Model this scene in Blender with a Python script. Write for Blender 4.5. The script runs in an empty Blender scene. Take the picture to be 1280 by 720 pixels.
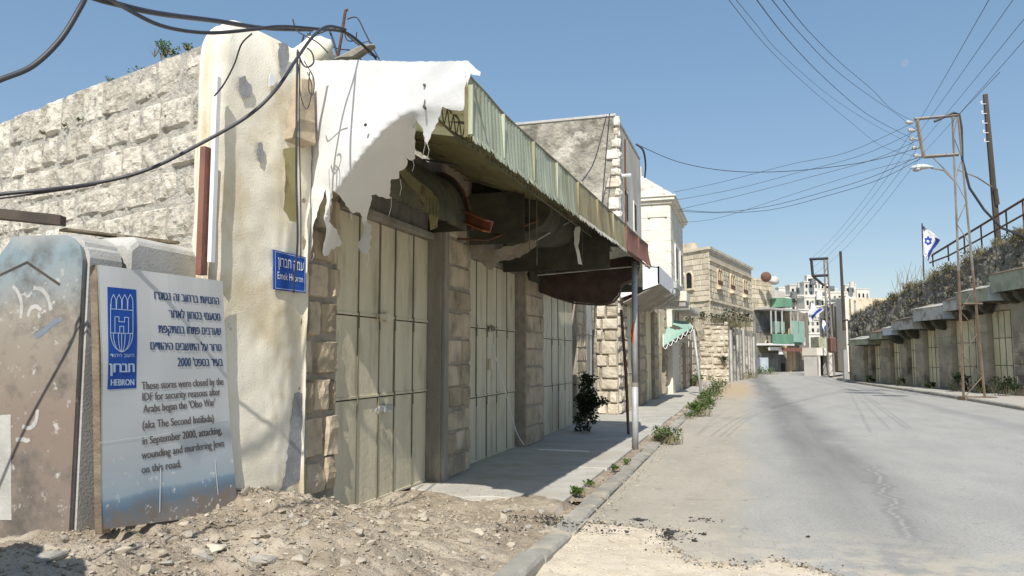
import bpy, bmesh, math, random
from math import sin, cos, tan, atan2, pi, radians, sqrt, exp, floor
from mathutils import Vector, Matrix, noise
from mathutils.geometry import delaunay_2d_cdt
random.seed(7)
S = bpy.context.scene
C = S.collection

# ---------------------------------------------------------------- camera
FPX = 950.0                       # focal length in pixels of a 1280 px wide frame
EYE = 1.65
YAW = math.atan(295/950.0)        # camera looks this far left of the street axis (+Y)
PITCH = math.atan(85/950.0)
cam_d = bpy.data.cameras.new('camera'); cam = bpy.data.objects.new('camera', cam_d); C.objects.link(cam)
cam_d.sensor_width = 36; cam_d.lens = FPX/1280*36; cam_d.clip_start = 0.05; cam_d.clip_end = 4000
cam.location = (0, 0, EYE); cam.rotation_euler = (pi/2+PITCH, 0, YAW)
S.camera = cam

# ---------------------------------------------------------------- sky and sun
SUN = Vector((-0.16, 1.0, -1.02)).normalized()       # direction the light travels
w = bpy.data.worlds.new('World'); S.world = w; w.use_nodes = True
wn = w.node_tree.nodes; wl = w.node_tree.links
sky = wn.new('ShaderNodeTexSky'); sky.sky_type = 'NISHITA'; sky.sun_disc = False
sky.sun_elevation = math.asin(-SUN.z); sky.sun_rotation = atan2(-SUN.x, -SUN.y)
sky.air_density = 1.0; sky.dust_density = 1.0; sky.ozone_density = 1.3; sky.altitude = 900
hsv = wn.new('ShaderNodeHueSaturation'); hsv.inputs['Saturation'].default_value = 1.62; hsv.inputs['Value'].default_value = 2.08
gam = wn.new('ShaderNodeGamma'); gam.inputs[1].default_value = .47
wl.new(sky.outputs[0], gam.inputs[0]); wl.new(gam.outputs[0], hsv.inputs['Color'])
wl.new(hsv.outputs[0], wn['Background'].inputs[0]); wn['Background'].inputs[1].default_value = 0.12
sun_d = bpy.data.lights.new('sun', 'SUN'); sun_d.energy = 4.4; sun_d.angle = radians(0.5); sun_d.color = (1, .955, .88)
sun = bpy.data.objects.new('sun', sun_d); C.objects.link(sun)
sun.rotation_euler = SUN.to_track_quat('-Z', 'Y').to_euler(); sun.location = (0, -5, 30)
S.view_settings.view_transform = 'Standard'; S.view_settings.look = 'None'
S.view_settings.exposure = 0.32; S.view_settings.gamma = 1.0

# ---------------------------------------------------------------- measuring helpers (surveying: a sight line met with a real plane)
R3 = Matrix.Rotation(YAW, 3, 'Z') @ Matrix.Rotation(pi/2+PITCH, 3, 'X')
O3 = Vector((0, 0, EYE))
def ray(px, py):
    return R3 @ Vector(((px-640)/FPX, (360-py)/FPX, -1.0))
def at(px, py, d):
    return O3 + ray(px, py)*d
def onx(px, py, X):
    r = ray(px, py); return O3 + r*(X/r.x)
def ony(px, py, Y):
    r = ray(px, py); return O3 + r*(Y/r.y)
def onz(px, py, z):
    r = ray(px, py); return O3 + r*((z-EYE)/r.z)
def onpl(px, py, a, b):            # vertical plane through plan points a, b
    n = Vector((-(b[1]-a[1]), b[0]-a[0], 0)); r = ray(px, py)
    return O3 + r*((Vector((a[0], a[1], 0))-O3).dot(n)/r.dot(n))

# ---------------------------------------------------------------- materials
def rgb(c): return (c[0], c[1], c[2], 1)
MATS = {}
def mat(name, a, b=None, scale=3.0, rough=.85, bump=.3, bscale=30, dirt=None, dscale=.6, dlo=.45, dhi=.7, stretch=(1,1,1),
        rnd=0.0, metal=0.0, rust_or_spot=None, rlo=.6, rhi=.68, rscale=5, trans=0, spec=.3, detail=6, bdist=.02):
    m = bpy.data.materials.new(name); m.use_nodes = True; MATS[name] = m
    t = m.node_tree; n = t.nodes; l = t.links; bs = n['Principled BSDF']
    bs.inputs['Roughness'].default_value = rough; bs.inputs['Metallic'].default_value = metal
    bs.inputs['Specular IOR Level'].default_value = spec
    g = n.new('ShaderNodeNewGeometry'); mp = n.new('ShaderNodeMapping'); mp.inputs['Scale'].default_value = stretch
    l.new(g.outputs['Position'], mp.inputs['Vector'])
    b = b or tuple(x*.75 for x in a)
    def nz(sc, det=detail, src=mp):
        q = n.new('ShaderNodeTexNoise'); q.inputs['Scale'].default_value = sc; q.inputs['Detail'].default_value = det
        q.inputs['Roughness'].default_value = .62
        l.new(src.outputs[0] if src is mp else g.outputs['Position'], q.inputs['Vector']); return q.outputs['Fac']
    def ramp(fac, lo, hi):
        q = n.new('ShaderNodeMapRange'); q.inputs['From Min'].default_value = lo; q.inputs['From Max'].default_value = hi
        q.interpolation_type = 'SMOOTHSTEP'
        l.new(fac, q.inputs['Value']); return q.outputs[0]
    def mix(fac, x, y):
        q = n.new('ShaderNodeMix'); q.data_type = 'RGBA'
        l.new(fac, q.inputs['Factor'])
        for s, v in ((q.inputs['A'], x), (q.inputs['B'], y)):
            if isinstance(v, tuple): s.default_value = rgb(v)
            else: l.new(v, s)
        return q.outputs['Result']
    col = mix(ramp(nz(scale), .32, .68), a, b)
    if dirt: col = mix(ramp(nz(dscale, 8), dlo, dhi), col, dirt)
    if rust_or_spot: col = mix(ramp(nz(rscale, 8), rlo, rhi), col, rust_or_spot)
    if rnd:
        oi = n.new('ShaderNodeObjectInfo'); q = n.new('ShaderNodeMapRange')
        q.inputs['To Min'].default_value = 1-rnd; q.inputs['To Max'].default_value = 1+rnd
        l.new(oi.outputs['Random'], q.inputs['Value'])
        h = n.new('ShaderNodeHueSaturation'); l.new(col, h.inputs['Color']); l.new(q.outputs[0], h.inputs['Value'])
        wv = n.new('ShaderNodeMath'); wv.operation = 'MULTIPLY_ADD'; wv.inputs[1].default_value = -.7*rnd; wv.inputs[2].default_value = 1+.4*rnd
        l.new(oi.outputs['Random'], wv.inputs[0]); l.new(wv.outputs[0], h.inputs['Saturation'])
        col = h.outputs[0]
    l.new(col, bs.inputs['Base Color'])
    if bump:
        bp = n.new('ShaderNodeBump'); bp.inputs['Strength'].default_value = bump; bp.inputs['Distance'].default_value = bdist
        l.new(nz(bscale, 8, None), bp.inputs['Height']); l.new(bp.outputs[0], bs.inputs['Normal'])
    if trans:
        tr = n.new('ShaderNodeBsdfTranslucent'); l.new(col, tr.inputs['Color'])
        ms = n.new('ShaderNodeMixShader'); ms.inputs[0].default_value = trans
        l.new(bs.outputs[0], ms.inputs[1]); l.new(tr.outputs[0], ms.inputs[2]); l.new(ms.outputs[0], n['Material Output'].inputs[0])
    return m

mat('rough_limestone', (.68,.64,.55), (.50,.46,.385), scale=3.5, bump=1.0, bscale=17, dirt=(.33,.315,.285), dscale=7, dlo=.54, dhi=.66, rust_or_spot=(.15,.14,.125), rscale=13, rlo=.64, rhi=.70, rnd=.15, bdist=.045)  # darker mottling is partly stains, partly shade painted into surface pits
mat('mortar', (.56,.53,.46), (.38,.36,.31), scale=5, bump=1.0, bscale=22, dirt=(.25,.24,.21), dscale=6, dlo=.55, dhi=.66, bdist=.05)
mat('pier_stone', (.49,.40,.285), (.34,.28,.20), scale=3, bump=.6, bscale=18, dirt=(.22,.19,.15), dscale=3, dlo=.52, dhi=.75, rnd=.2)
mat('pier_mortar', (.36,.31,.25), (.24,.21,.17), scale=5, bump=.6, bscale=30)
mat('plaster', (.84,.79,.665), (.75,.69,.56), scale=1.4, bump=.5, bscale=75, dirt=(.60,.51,.35), dscale=1.3, dlo=.47, dhi=.70, rust_or_spot=(.40,.39,.37), rscale=2.0, rlo=.70, rhi=.73, bdist=.012)
mat('plaster_grey', (.36,.36,.36), (.25,.25,.26), scale=6, bump=.4, bscale=40)
mat('concrete_light', (.50,.49,.46), (.38,.37,.34), scale=2.5, bump=.35, bscale=50, dirt=(.25,.24,.22), dscale=2, dlo=.58, dhi=.75)
mat('concrete_dirty', (.34,.31,.26), (.22,.20,.17), scale=3, bump=.5, bscale=40, dirt=(.14,.125,.10), dscale=1.6, dlo=.5, dhi=.75, stretch=(1,1,.35))
mat('render_weathered', (.42,.39,.32), (.27,.255,.215), scale=2.2, bump=1.0, bscale=7, dirt=(.17,.16,.13), dscale=1.7, dlo=.47, dhi=.64, rust_or_spot=(.52,.49,.42), rscale=1.1, rlo=.55, rhi=.64, bdist=.09)
mat('white_render', (.68,.65,.58), (.50,.46,.38), scale=1.2, bump=.4, bscale=12, dirt=(.28,.22,.16), dscale=1.3, dlo=.52, dhi=.68, stretch=(1,1,.4))
mat('shop_paint', (.66,.595,.44), (.55,.495,.36), scale=3.0, rough=.6, bump=.35, bscale=22, dirt=(.36,.32,.22), dscale=4.5, dlo=.50, dhi=.74, rust_or_spot=(.20,.14,.09), rscale=24, rlo=.665, rhi=.70, stretch=(1,1,.22))
mat('shop_paint_dark', (.20,.185,.12), (.14,.13,.085), scale=3, rough=.7, bump=.1)
mat('white_door_paint', (.56,.55,.50), (.44,.43,.38), scale=2, rough=.6, bump=.15, dirt=(.3,.27,.22), dscale=2, dlo=.55, dhi=.75, stretch=(1,1,.35))
mat('dark_gap', (.035,.032,.028), (.02,.02,.018), bump=0)
mat('rusty_iron', (.17,.085,.05), (.09,.055,.04), scale=8, rough=.8, bump=.4, bscale=60)
mat('red_steel', (.36,.11,.055), (.22,.075,.045), scale=5, rough=.7, bump=.2, dirt=(.16,.12,.09), dscale=4)
mat('galvanised', (.50,.50,.50), (.38,.38,.38), scale=4, rough=.55, metal=.25, bump=.1)
mat('pylon_steel', (.30,.285,.26), (.20,.17,.14), scale=1.6, rough=.8, bump=.2)
mat('pylon_rust', (.22,.16,.115), (.13,.10,.075), scale=2.5, rough=.8, bump=.2)
mat('dark_wood', (.10,.08,.065), (.06,.05,.042), scale=3, bump=.4, stretch=(1,1,.2))
mat('old_wood', (.30,.24,.17), (.17,.13,.09), scale=6, bump=.6, bscale=30, stretch=(.3,1,1))
mat('cable', (.03,.03,.035), (.05,.05,.055), rough=.5, bump=0, spec=.5)
mat('wire_grey', (.06,.06,.065), (.045,.045,.05), rough=.6, bump=0)
mat('valance_green', (.47,.50,.37), (.36,.39,.29), scale=5.0, rough=.65, bump=.15, dirt=(.27,.26,.16), dscale=3.5, dlo=.45, dhi=.68, rust_or_spot=(.22,.38,.30), rscale=.7, rlo=.60, rhi=.74, stretch=(1,1,.14))
mat('valance_rusty', (.36,.33,.20), (.27,.22,.12), scale=4, rough=.7, bump=.15, dirt=(.18,.11,.06), dscale=3, dlo=.5, dhi=.66, stretch=(1,1,.25))
mat('valance_maroon', (.25,.115,.085), (.17,.085,.065), scale=4, rough=.75, bump=.2, dirt=(.30,.20,.16), dscale=3, dlo=.55, dhi=.75)
mat('canvas_brown', (.10,.066,.05), (.055,.038,.03), scale=4, rough=.95, bump=.3)
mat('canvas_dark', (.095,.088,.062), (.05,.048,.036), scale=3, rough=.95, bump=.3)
mat('roof_film', (.42,.40,.22), (.34,.30,.15), scale=2, rough=.7, bump=.15, trans=.55, dirt=(.2,.12,.06), dscale=3, dlo=.56, dhi=.72)
mat('tin_dark', (.14,.14,.105), (.085,.085,.065), scale=4, rough=.7, bump=.2, dirt=(.18,.15,.09), dscale=3)
mat('white_sheet', (.82,.82,.81), (.76,.76,.755), scale=1.2, rough=.75, bump=.15, bscale=4, bdist=.08, trans=.12)
mat('white_fascia', (.80,.80,.79), (.70,.70,.70), scale=2, rough=.6, bump=.05, dirt=(.5,.48,.44), dscale=3, dlo=.6, dhi=.78)
mat('cream_stone', (.74,.70,.62), (.66,.61,.52), scale=2, bump=.3, bscale=12, dirt=(.5,.45,.36), dscale=1, dlo=.6, dhi=.8, rnd=.05)
mat('far_stone', (.66,.58,.44), (.53,.46,.34), scale=.9, bump=.5, bscale=5, dirt=(.32,.27,.19), dscale=.9, dlo=.52, dhi=.75, rnd=.14, bdist=.06)
mat('far_mortar', (.52,.46,.36), (.42,.37,.28), scale=1, bump=.3, bscale=6)
mat('ruin_stone', (.60,.54,.43), (.44,.38,.29), scale=1.3, bump=.6, bscale=6, dirt=(.33,.28,.21), dscale=1.2, dlo=.52, dhi=.7, rnd=.2, bdist=.06)
mat('dry_wall_dark', (.235,.215,.175), (.165,.15,.12), scale=1.5, bump=.9, bscale=5, dirt=(.10,.095,.07), dscale=2.2, rust_or_spot=(.03,.028,.022), rscale=1.7, rlo=.62, rhi=.66, dlo=.48, dhi=.66, rnd=.15, bdist=.1)  # near-black spots stand in for shadowed holes between the stones
mat('right_wall', (.43,.385,.285), (.31,.275,.205), scale=1.2, bump=.5, bscale=8, dirt=(.15,.135,.11), dscale=.8, dlo=.5, dhi=.7, rnd=.12)
mat('right_door', (.74,.665,.44), (.60,.535,.35), scale=1.2, rough=.7, bump=.1, dirt=(.2,.175,.12), dscale=1.4, dlo=.5, dhi=.75, stretch=(1,1,.3), rnd=.08)
mat('canopy_grey', (.56,.55,.49), (.44,.43,.38), scale=2, rough=.6, bump=.1, dirt=(.2,.19,.16), dscale=1.6)
mat('canopy_green', (.42,.44,.32), (.31,.325,.235), scale=2, rough=.6, bump=.1, dirt=(.2,.18,.13), dscale=1.6)
mat('canopy_blue', (.56,.62,.66), (.45,.51,.55), scale=1, rough=.5, bump=.05)
mat('mint_sheet', (.30,.50,.42), (.38,.55,.47), scale=1, rough=.7, bump=.1, trans=.15, dirt=(.40,.52,.42), dscale=2)
mat('balcony_green', (.17,.34,.23), (.13,.27,.19), scale=1, rough=.6, bump=.05)
mat('shutter_grey', (.20,.21,.21), (.13,.14,.14), scale=1.5, rough=.7, bump=.1, dirt=(.08,.08,.08), dscale=1)
mat('white_wall', (.66,.64,.60), (.54,.52,.48), scale=.5, bump=0, rnd=.08, dirt=(.5,.47,.42), dscale=.3)
mat('hill_wall', (.66,.63,.56), (.56,.53,.46), scale=.3, bump=0, rnd=.12)
mat('hill', (.42,.40,.34), (.32,.31,.26), scale=.08, bump=.3, bscale=.5)
mat('ochre_render', (.56,.44,.27), (.48,.38,.25), scale=1, bump=.2, dirt=(.6,.55,.45), dscale=.8)
mat('dish_red', (.17,.085,.065), (.15,.07,.055), bump=0)
mat('glass_dark', (.03,.03,.032), (.02,.02,.022), rough=.5, bump=0, spec=.15)
mat('flag_white', (.84,.84,.84), (.80,.80,.80), bump=0, trans=.2)
mat('flag_blue', (.04,.09,.42), (.04,.09,.42), bump=0, trans=.15)
mat('sign_blue', (.012,.075,.36), (.012,.06,.30), scale=8, rough=.45, bump=0)
mat('print_white', (.75,.75,.75), (.72,.72,.72), bump=0)
mat('print_navy', (.05,.09,.20), (.04,.07,.16), bump=0)
mat('print_brown', (.17,.15,.14), (.13,.12,.11), bump=0)
mat('print_grey', (.48,.47,.45), (.36,.35,.33), scale=12, bump=0)
mat('print_slate', (.16,.20,.27), (.20,.22,.25), scale=12, bump=0)
mat('print_light_blue', (.42,.52,.66), (.42,.52,.66), bump=0)
mat('orange_paint', (.72,.12,.035), (.6,.1,.03), bump=0)
mat('kerb_concrete', (.38,.36,.31), (.28,.265,.23), scale=4, bump=.5, bscale=50, rnd=.07, dirt=(.5,.44,.34), dscale=2.5, dlo=.5, dhi=.7)
mat('pavement', (.50,.48,.43), (.41,.39,.345), scale=2, bump=.4, bscale=60, dirt=(.40,.36,.29), dscale=1.6, dlo=.46, dhi=.72, rust_or_spot=(.30,.28,.24), rscale=6, rlo=.64, rhi=.72, rnd=.035)
mat('dirt', (.42,.345,.255), (.29,.24,.18), scale=5, bump=1.0, bscale=45, dirt=(.54,.47,.37), dscale=1.1, dlo=.46, dhi=.66, rust_or_spot=(.2,.17,.135), rscale=9, rlo=.60, rhi=.68, bdist=.03)
mat('pale_sand', (.68,.60,.47), (.58,.50,.38), scale=4, bump=.8, bscale=50, dirt=(.66,.58,.46), dscale=1.3, dlo=.45, dhi=.65, rust_or_spot=(.28,.24,.2), rscale=7, rlo=.66, rhi=.70, bdist=.02)
mat('rubble_stone', (.52,.46,.37), (.37,.32,.25), scale=8, bump=.7, bscale=30, rnd=.3)
mat('pale_chip', (.66,.58,.46), (.46,.40,.32), scale=14, bump=.5, bscale=40)
mat('dirt_clod', (.46,.39,.30), (.31,.26,.195), scale=9, bump=.8, bscale=40)
mat('rubble_grey', (.42,.40,.35), (.31,.295,.26), scale=8, bump=.6, bscale=30, rnd=.2)
mat('tar_crumb', (.06,.058,.055), (.035,.035,.033), scale=20, bump=.6)
mat('leaf', (.10,.17,.035), (.055,.105,.022), scale=5, rough=.6, bump=0, trans=.3)
mat('leaf_olive', (.17,.165,.085), (.10,.10,.055), scale=5, rough=.7, bump=0, trans=.3)
mat('leaf_dark', (.035,.055,.02), (.02,.032,.014), scale=5, rough=.6, bump=0, trans=.2)
mat('leaf_dry', (.30,.26,.16), (.19,.17,.10), scale=5, rough=.8, bump=0, trans=.3)
mat('twig', (.13,.09,.07), (.09,.065,.05), bump=0)
mat('lamp_shell', (.62,.64,.62), (.55,.57,.55), rough=.4, bump=0)
mat('far_field', (.36,.33,.27), (.30,.27,.22), scale=.5, bump=0)

# road: asphalt bleached by dust, a tan parking strip, a dark tyre band, an orange stain and fine cracks
def road_mat():
    m = bpy.data.materials.new('asphalt'); m.use_nodes = True; MATS['asphalt'] = m
    t = m.node_tree; n = t.nodes; l = t.links; bs = n['Principled BSDF']; bs.inputs['Roughness'].default_value = .88
    bs.inputs['Specular IOR Level'].default_value = .25
    g = n.new('ShaderNodeNewGeometry'); sp = n.new('ShaderNodeSeparateXYZ'); l.new(g.outputs['Position'], sp.inputs[0])
    def M(op, a, b=None, c=None):
        q = n.new('ShaderNodeMath'); q.operation = op
        for i, v in enumerate((a, b, c)):
            if v is None: continue
            if isinstance(v, (int, float)): q.inputs[i].default_value = v
            else: l.new(v, q.inputs[i])
        return q.outputs[0]
    def nz(sc, st=(1,1,1), det=6):
        mp = n.new('ShaderNodeMapping'); mp.inputs['Scale'].default_value = st; l.new(g.outputs['Position'], mp.inputs['Vector'])
        q = n.new('ShaderNodeTexNoise'); q.inputs['Scale'].default_value = sc; q.inputs['Detail'].default_value = det; q.inputs['Roughness'].default_value = .65
        l.new(mp.outputs[0], q.inputs['Vector']); return q.outputs['Fac']
    def rm(v, lo, hi, a=0, b=1):
        q = n.new('ShaderNodeMapRange'); q.interpolation_type = 'SMOOTHSTEP'
        for k, x in (('From Min', lo), ('From Max', hi), ('To Min', a), ('To Max', b)): q.inputs[k].default_value = x
        l.new(v, q.inputs['Value']); return q.outputs[0]
    def mix(f, x, y):
        q = n.new('ShaderNodeMix'); q.data_type = 'RGBA'; l.new(f, q.inputs['Factor'])
        for s, v in ((q.inputs['A'], x), (q.inputs['B'], y)):
            if isinstance(v, tuple): s.default_value = rgb(v)
            else: l.new(v, s)
        return q.outputs['Result']
    X, Y = sp.outputs['X'], sp.outputs['Y']
    asp = mix(rm(nz(1.2, (1,.4,1)), .35, .65), (.415,.40,.365), (.355,.345,.315))
    asp = mix(M('MULTIPLY', rm(nz(.9, (1,.08,1)), .45, .7), .5), asp, (.41,.40,.37))
    asp = mix(M('MULTIPLY', rm(nz(22, det=10), .48, .62), .35), asp, (.26,.255,.235))
    asp = mix(rm(nz(48, det=3), .54, .68), asp, (.20,.195,.18))
    asp = mix(M('MULTIPLY', rm(nz(26, det=3), .60, .72), .8), asp, (.50,.485,.45))
    asp = mix(rm(nz(90), .25, .35), (.48,.47,.45), asp)
    wob = M('MULTIPLY_ADD', nz(.35, (1,.5,1)), 1.6, M('MULTIPLY_ADD', X, 1, -.8))     # X + wobble
    d1 = M('ABSOLUTE', M('SUBTRACT', wob, M('MULTIPLY_ADD', Y, -.012, 1.32)))
    band = M('MULTIPLY', rm(d1, .15, .95, 1, 0), rm(Y, 7.5, 14, .35, 1))
    band = M('MULTIPLY', band, rm(nz(2.2, (1,.08,1)), .25, .65, .6, 1))
    asp = mix(M('MULTIPLY', band, .8), asp, (.17,.167,.16))
    d2 = M('ABSOLUTE', M('SUBTRACT', wob, M('MULTIPLY_ADD', Y, -.02, 6.3)))
    asp = mix(M('MULTIPLY', rm(d2, .05, .5, 1, 0), .42), asp, (.22,.22,.22))
    tan_ = mix(rm(nz(1.1, (1,.4,1)), .38, .66), (.44,.40,.33), (.375,.345,.285))
    tan_ = mix(rm(nz(50, det=3), .57, .70), tan_, (.25,.22,.18))
    tan_ = mix(M('MULTIPLY', rm(nz(12, det=10), .52, .64), .5), tan_, (.30,.27,.22))
    tan_ = mix(rm(nz(4, det=9), .60, .68), tan_, (.52,.46,.36))
    f = rm(M('ADD', X, M('MULTIPLY', M('SUBTRACT', nz(1.5, (1,.3,1)), .5), .9)), -.35, .15, 1, 0)
    col = mix(f, asp, tan_)
    far = M('MULTIPLY', rm(M('ABSOLUTE', M('SUBTRACT', X, -.7)), .3, 1.3, 1, 0), rm(M('ABSOLUTE', M('SUBTRACT', Y, 40)), 4, 12, 1, 0))
    col = mix(M('MULTIPLY', far, .75), col, (.48,.36,.22))
    # dust near the dug-up edge
    col = mix(M('MULTIPLY', rm(Y, 5.5, 8.5, 1, 0), rm(nz(2.5, det=9), .42, .6)), col, (.56,.49,.38))
    # fine wandering cracks
    v = n.new('ShaderNodeTexVoronoi'); v.feature = 'DISTANCE_TO_EDGE'; v.inputs['Scale'].default_value = .8
    nn = n.new('ShaderNodeTexNoise'); nn.inputs['Scale'].default_value = 2.5; nn.inputs['Detail'].default_value = 5
    l.new(g.outputs['Position'], nn.inputs['Vector'])
    va = n.new('ShaderNodeVectorMath'); va.operation = 'MULTIPLY_ADD'; va.inputs[1].default_value = (.7,.7,.7)
    l.new(nn.outputs['Color'], va.inputs[0]); l.new(g.outputs['Position'], va.inputs[2]); l.new(va.outputs[0], v.inputs['Vector'])
    ck = M('MULTIPLY', rm(v.outputs['Distance'], .003, .012, 1, 0), rm(nz(.5), .50, .6))
    col = mix(M('MULTIPLY', ck, .6), col, (.2,.195,.18))
    # one pale sealed crack in the wheel track
    cx = M('MULTIPLY_ADD', nz(1.6, (0,1,0), 10), .75, M('MULTIPLY_ADD', Y, .077, .375))
    c1 = M('MULTIPLY', rm(M('ABSOLUTE', M('SUBTRACT', X, cx)), .006, .03, 1, 0), rm(M('ABSOLUTE', M('SUBTRACT', Y, 10.2)), 2.0, 3.2, 1, 0))
    c2 = M('MULTIPLY', rm(M('ABSOLUTE', M('SUBTRACT', X, cx)), .05, .13, 1, 0), rm(M('ABSOLUTE', M('SUBTRACT', Y, 10.2)), 2.0, 3.2, 1, 0))
    col = mix(M('MULTIPLY', c2, .45), col, (.2,.197,.185))
    col = mix(M('MULTIPLY', M('MULTIPLY', c1, rm(nz(9), .35, .6, .25, 1)), .55), col, (.47,.46,.43))
    l.new(col, bs.inputs['Base Color'])
    bp = n.new('ShaderNodeBump'); bp.inputs['Strength'].default_value = .45; bp.inputs['Distance'].default_value = .012
    l.new(M('ADD', nz(70), M('MULTIPLY', nz(6), .6)), bp.inputs['Height']); l.new(bp.outputs[0], bs.inputs['Normal'])
road_mat()

# printed poster and mural: flat print, laid out by height on the board
def print_mat(name, stops, axis_lo, axis_hi, wob=.25, spot=None, spot2=None, rough=.5):
    m = bpy.data.materials.new(name); m.use_nodes = True; MATS[name] = m
    t = m.node_tree; n = t.nodes; l = t.links; bs = n['Principled BSDF']; bs.inputs['Roughness'].default_value = rough
    bs.inputs['Specular IOR Level'].default_value = .3
    g = n.new('ShaderNodeNewGeometry'); sp = n.new('ShaderNodeSeparateXYZ'); l.new(g.outputs['Position'], sp.inputs[0])
    nz = n.new('ShaderNodeTexNoise'); nz.inputs['Scale'].default_value = 3.5; nz.inputs['Detail'].default_value = 8; l.new(g.outputs['Position'], nz.inputs['Vector'])
    ad = n.new('ShaderNodeMath'); ad.operation = 'MULTIPLY_ADD'; ad.inputs[1].default_value = wob; l.new(nz.outputs['Fac'], ad.inputs[0]); l.new(sp.outputs['Z'], ad.inputs[2])
    mr = n.new('ShaderNodeMapRange'); mr.inputs['From Min'].default_value = axis_lo+wob/2; mr.inputs['From Max'].default_value = axis_hi+wob/2
    l.new(ad.outputs[0], mr.inputs['Value'])
    cr = n.new('ShaderNodeValToRGB'); e = cr.color_ramp.elements
    while len(e) < len(stops): e.new(.5)
    for i, (p, c) in enumerate(stops): e[i].position = p; e[i].color = rgb(c)
    l.new(mr.outputs[0], cr.inputs[0]); col = cr.outputs[0]
    for s in (spot, spot2):
        if not s: continue
        c, sc, lo, hi, zmax = s
        q = n.new('ShaderNodeTexNoise'); q.inputs['Scale'].default_value = sc; q.inputs['Detail'].default_value = 9; q.inputs['Roughness'].default_value = .7
        l.new(g.outputs['Position'], q.inputs['Vector'])
        r = n.new('ShaderNodeMapRange'); r.inputs['From Min'].default_value = lo; r.inputs['From Max'].default_value = hi; l.new(q.outputs['Fac'], r.inputs['Value'])
        zz = n.new('ShaderNodeMapRange'); zz.inputs['From Min'].default_value = zmax+.12; zz.inputs['From Max'].default_value = zmax-.05; l.new(sp.outputs['Z'], zz.inputs['Value'])
        mu = n.new('ShaderNodeMath'); mu.operation = 'MULTIPLY'; l.new(r.outputs[0], mu.inputs[0]); l.new(zz.outputs[0], mu.inputs[1])
        x = n.new('ShaderNodeMix'); x.data_type = 'RGBA'; l.new(mu.outputs[0], x.inputs['Factor']); l.new(col, x.inputs['A']); x.inputs['B'].default_value = rgb(c)
        col = x.outputs['Result']
    l.new(col, bs.inputs['Base Color'])
print_mat('poster', [(0,(.34,.30,.26)),(.10,(.26,.235,.21)),(.14,(.20,.22,.24)),(.165,(.15,.22,.29)),(.20,(.21,.31,.40)),(.215,(.38,.45,.50)),(.38,(.55,.57,.575)),(1,(.58,.58,.57))], .33, 2.22, .05,
          ((.25,.20,.16), 9, .46, .56, .60), ((.72,.71,.68), 14, .60, .66, 1.0))
print_mat('mural', [(0,(.21,.175,.145)),(.35,(.23,.18,.145)),(.60,(.27,.235,.19)),(.72,(.30,.27,.225)),(.80,(.26,.275,.27)),(.93,(.22,.29,.32)),(1,(.33,.35,.35))], .5, 2.5, .35,  # whole mural coloured darker for the shade of the timber above
          ((.10,.09,.08), 2.8, .44, .66, 2.4), ((.46,.45,.42), 9, .60, .66, 2.2), rough=.8)

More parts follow.
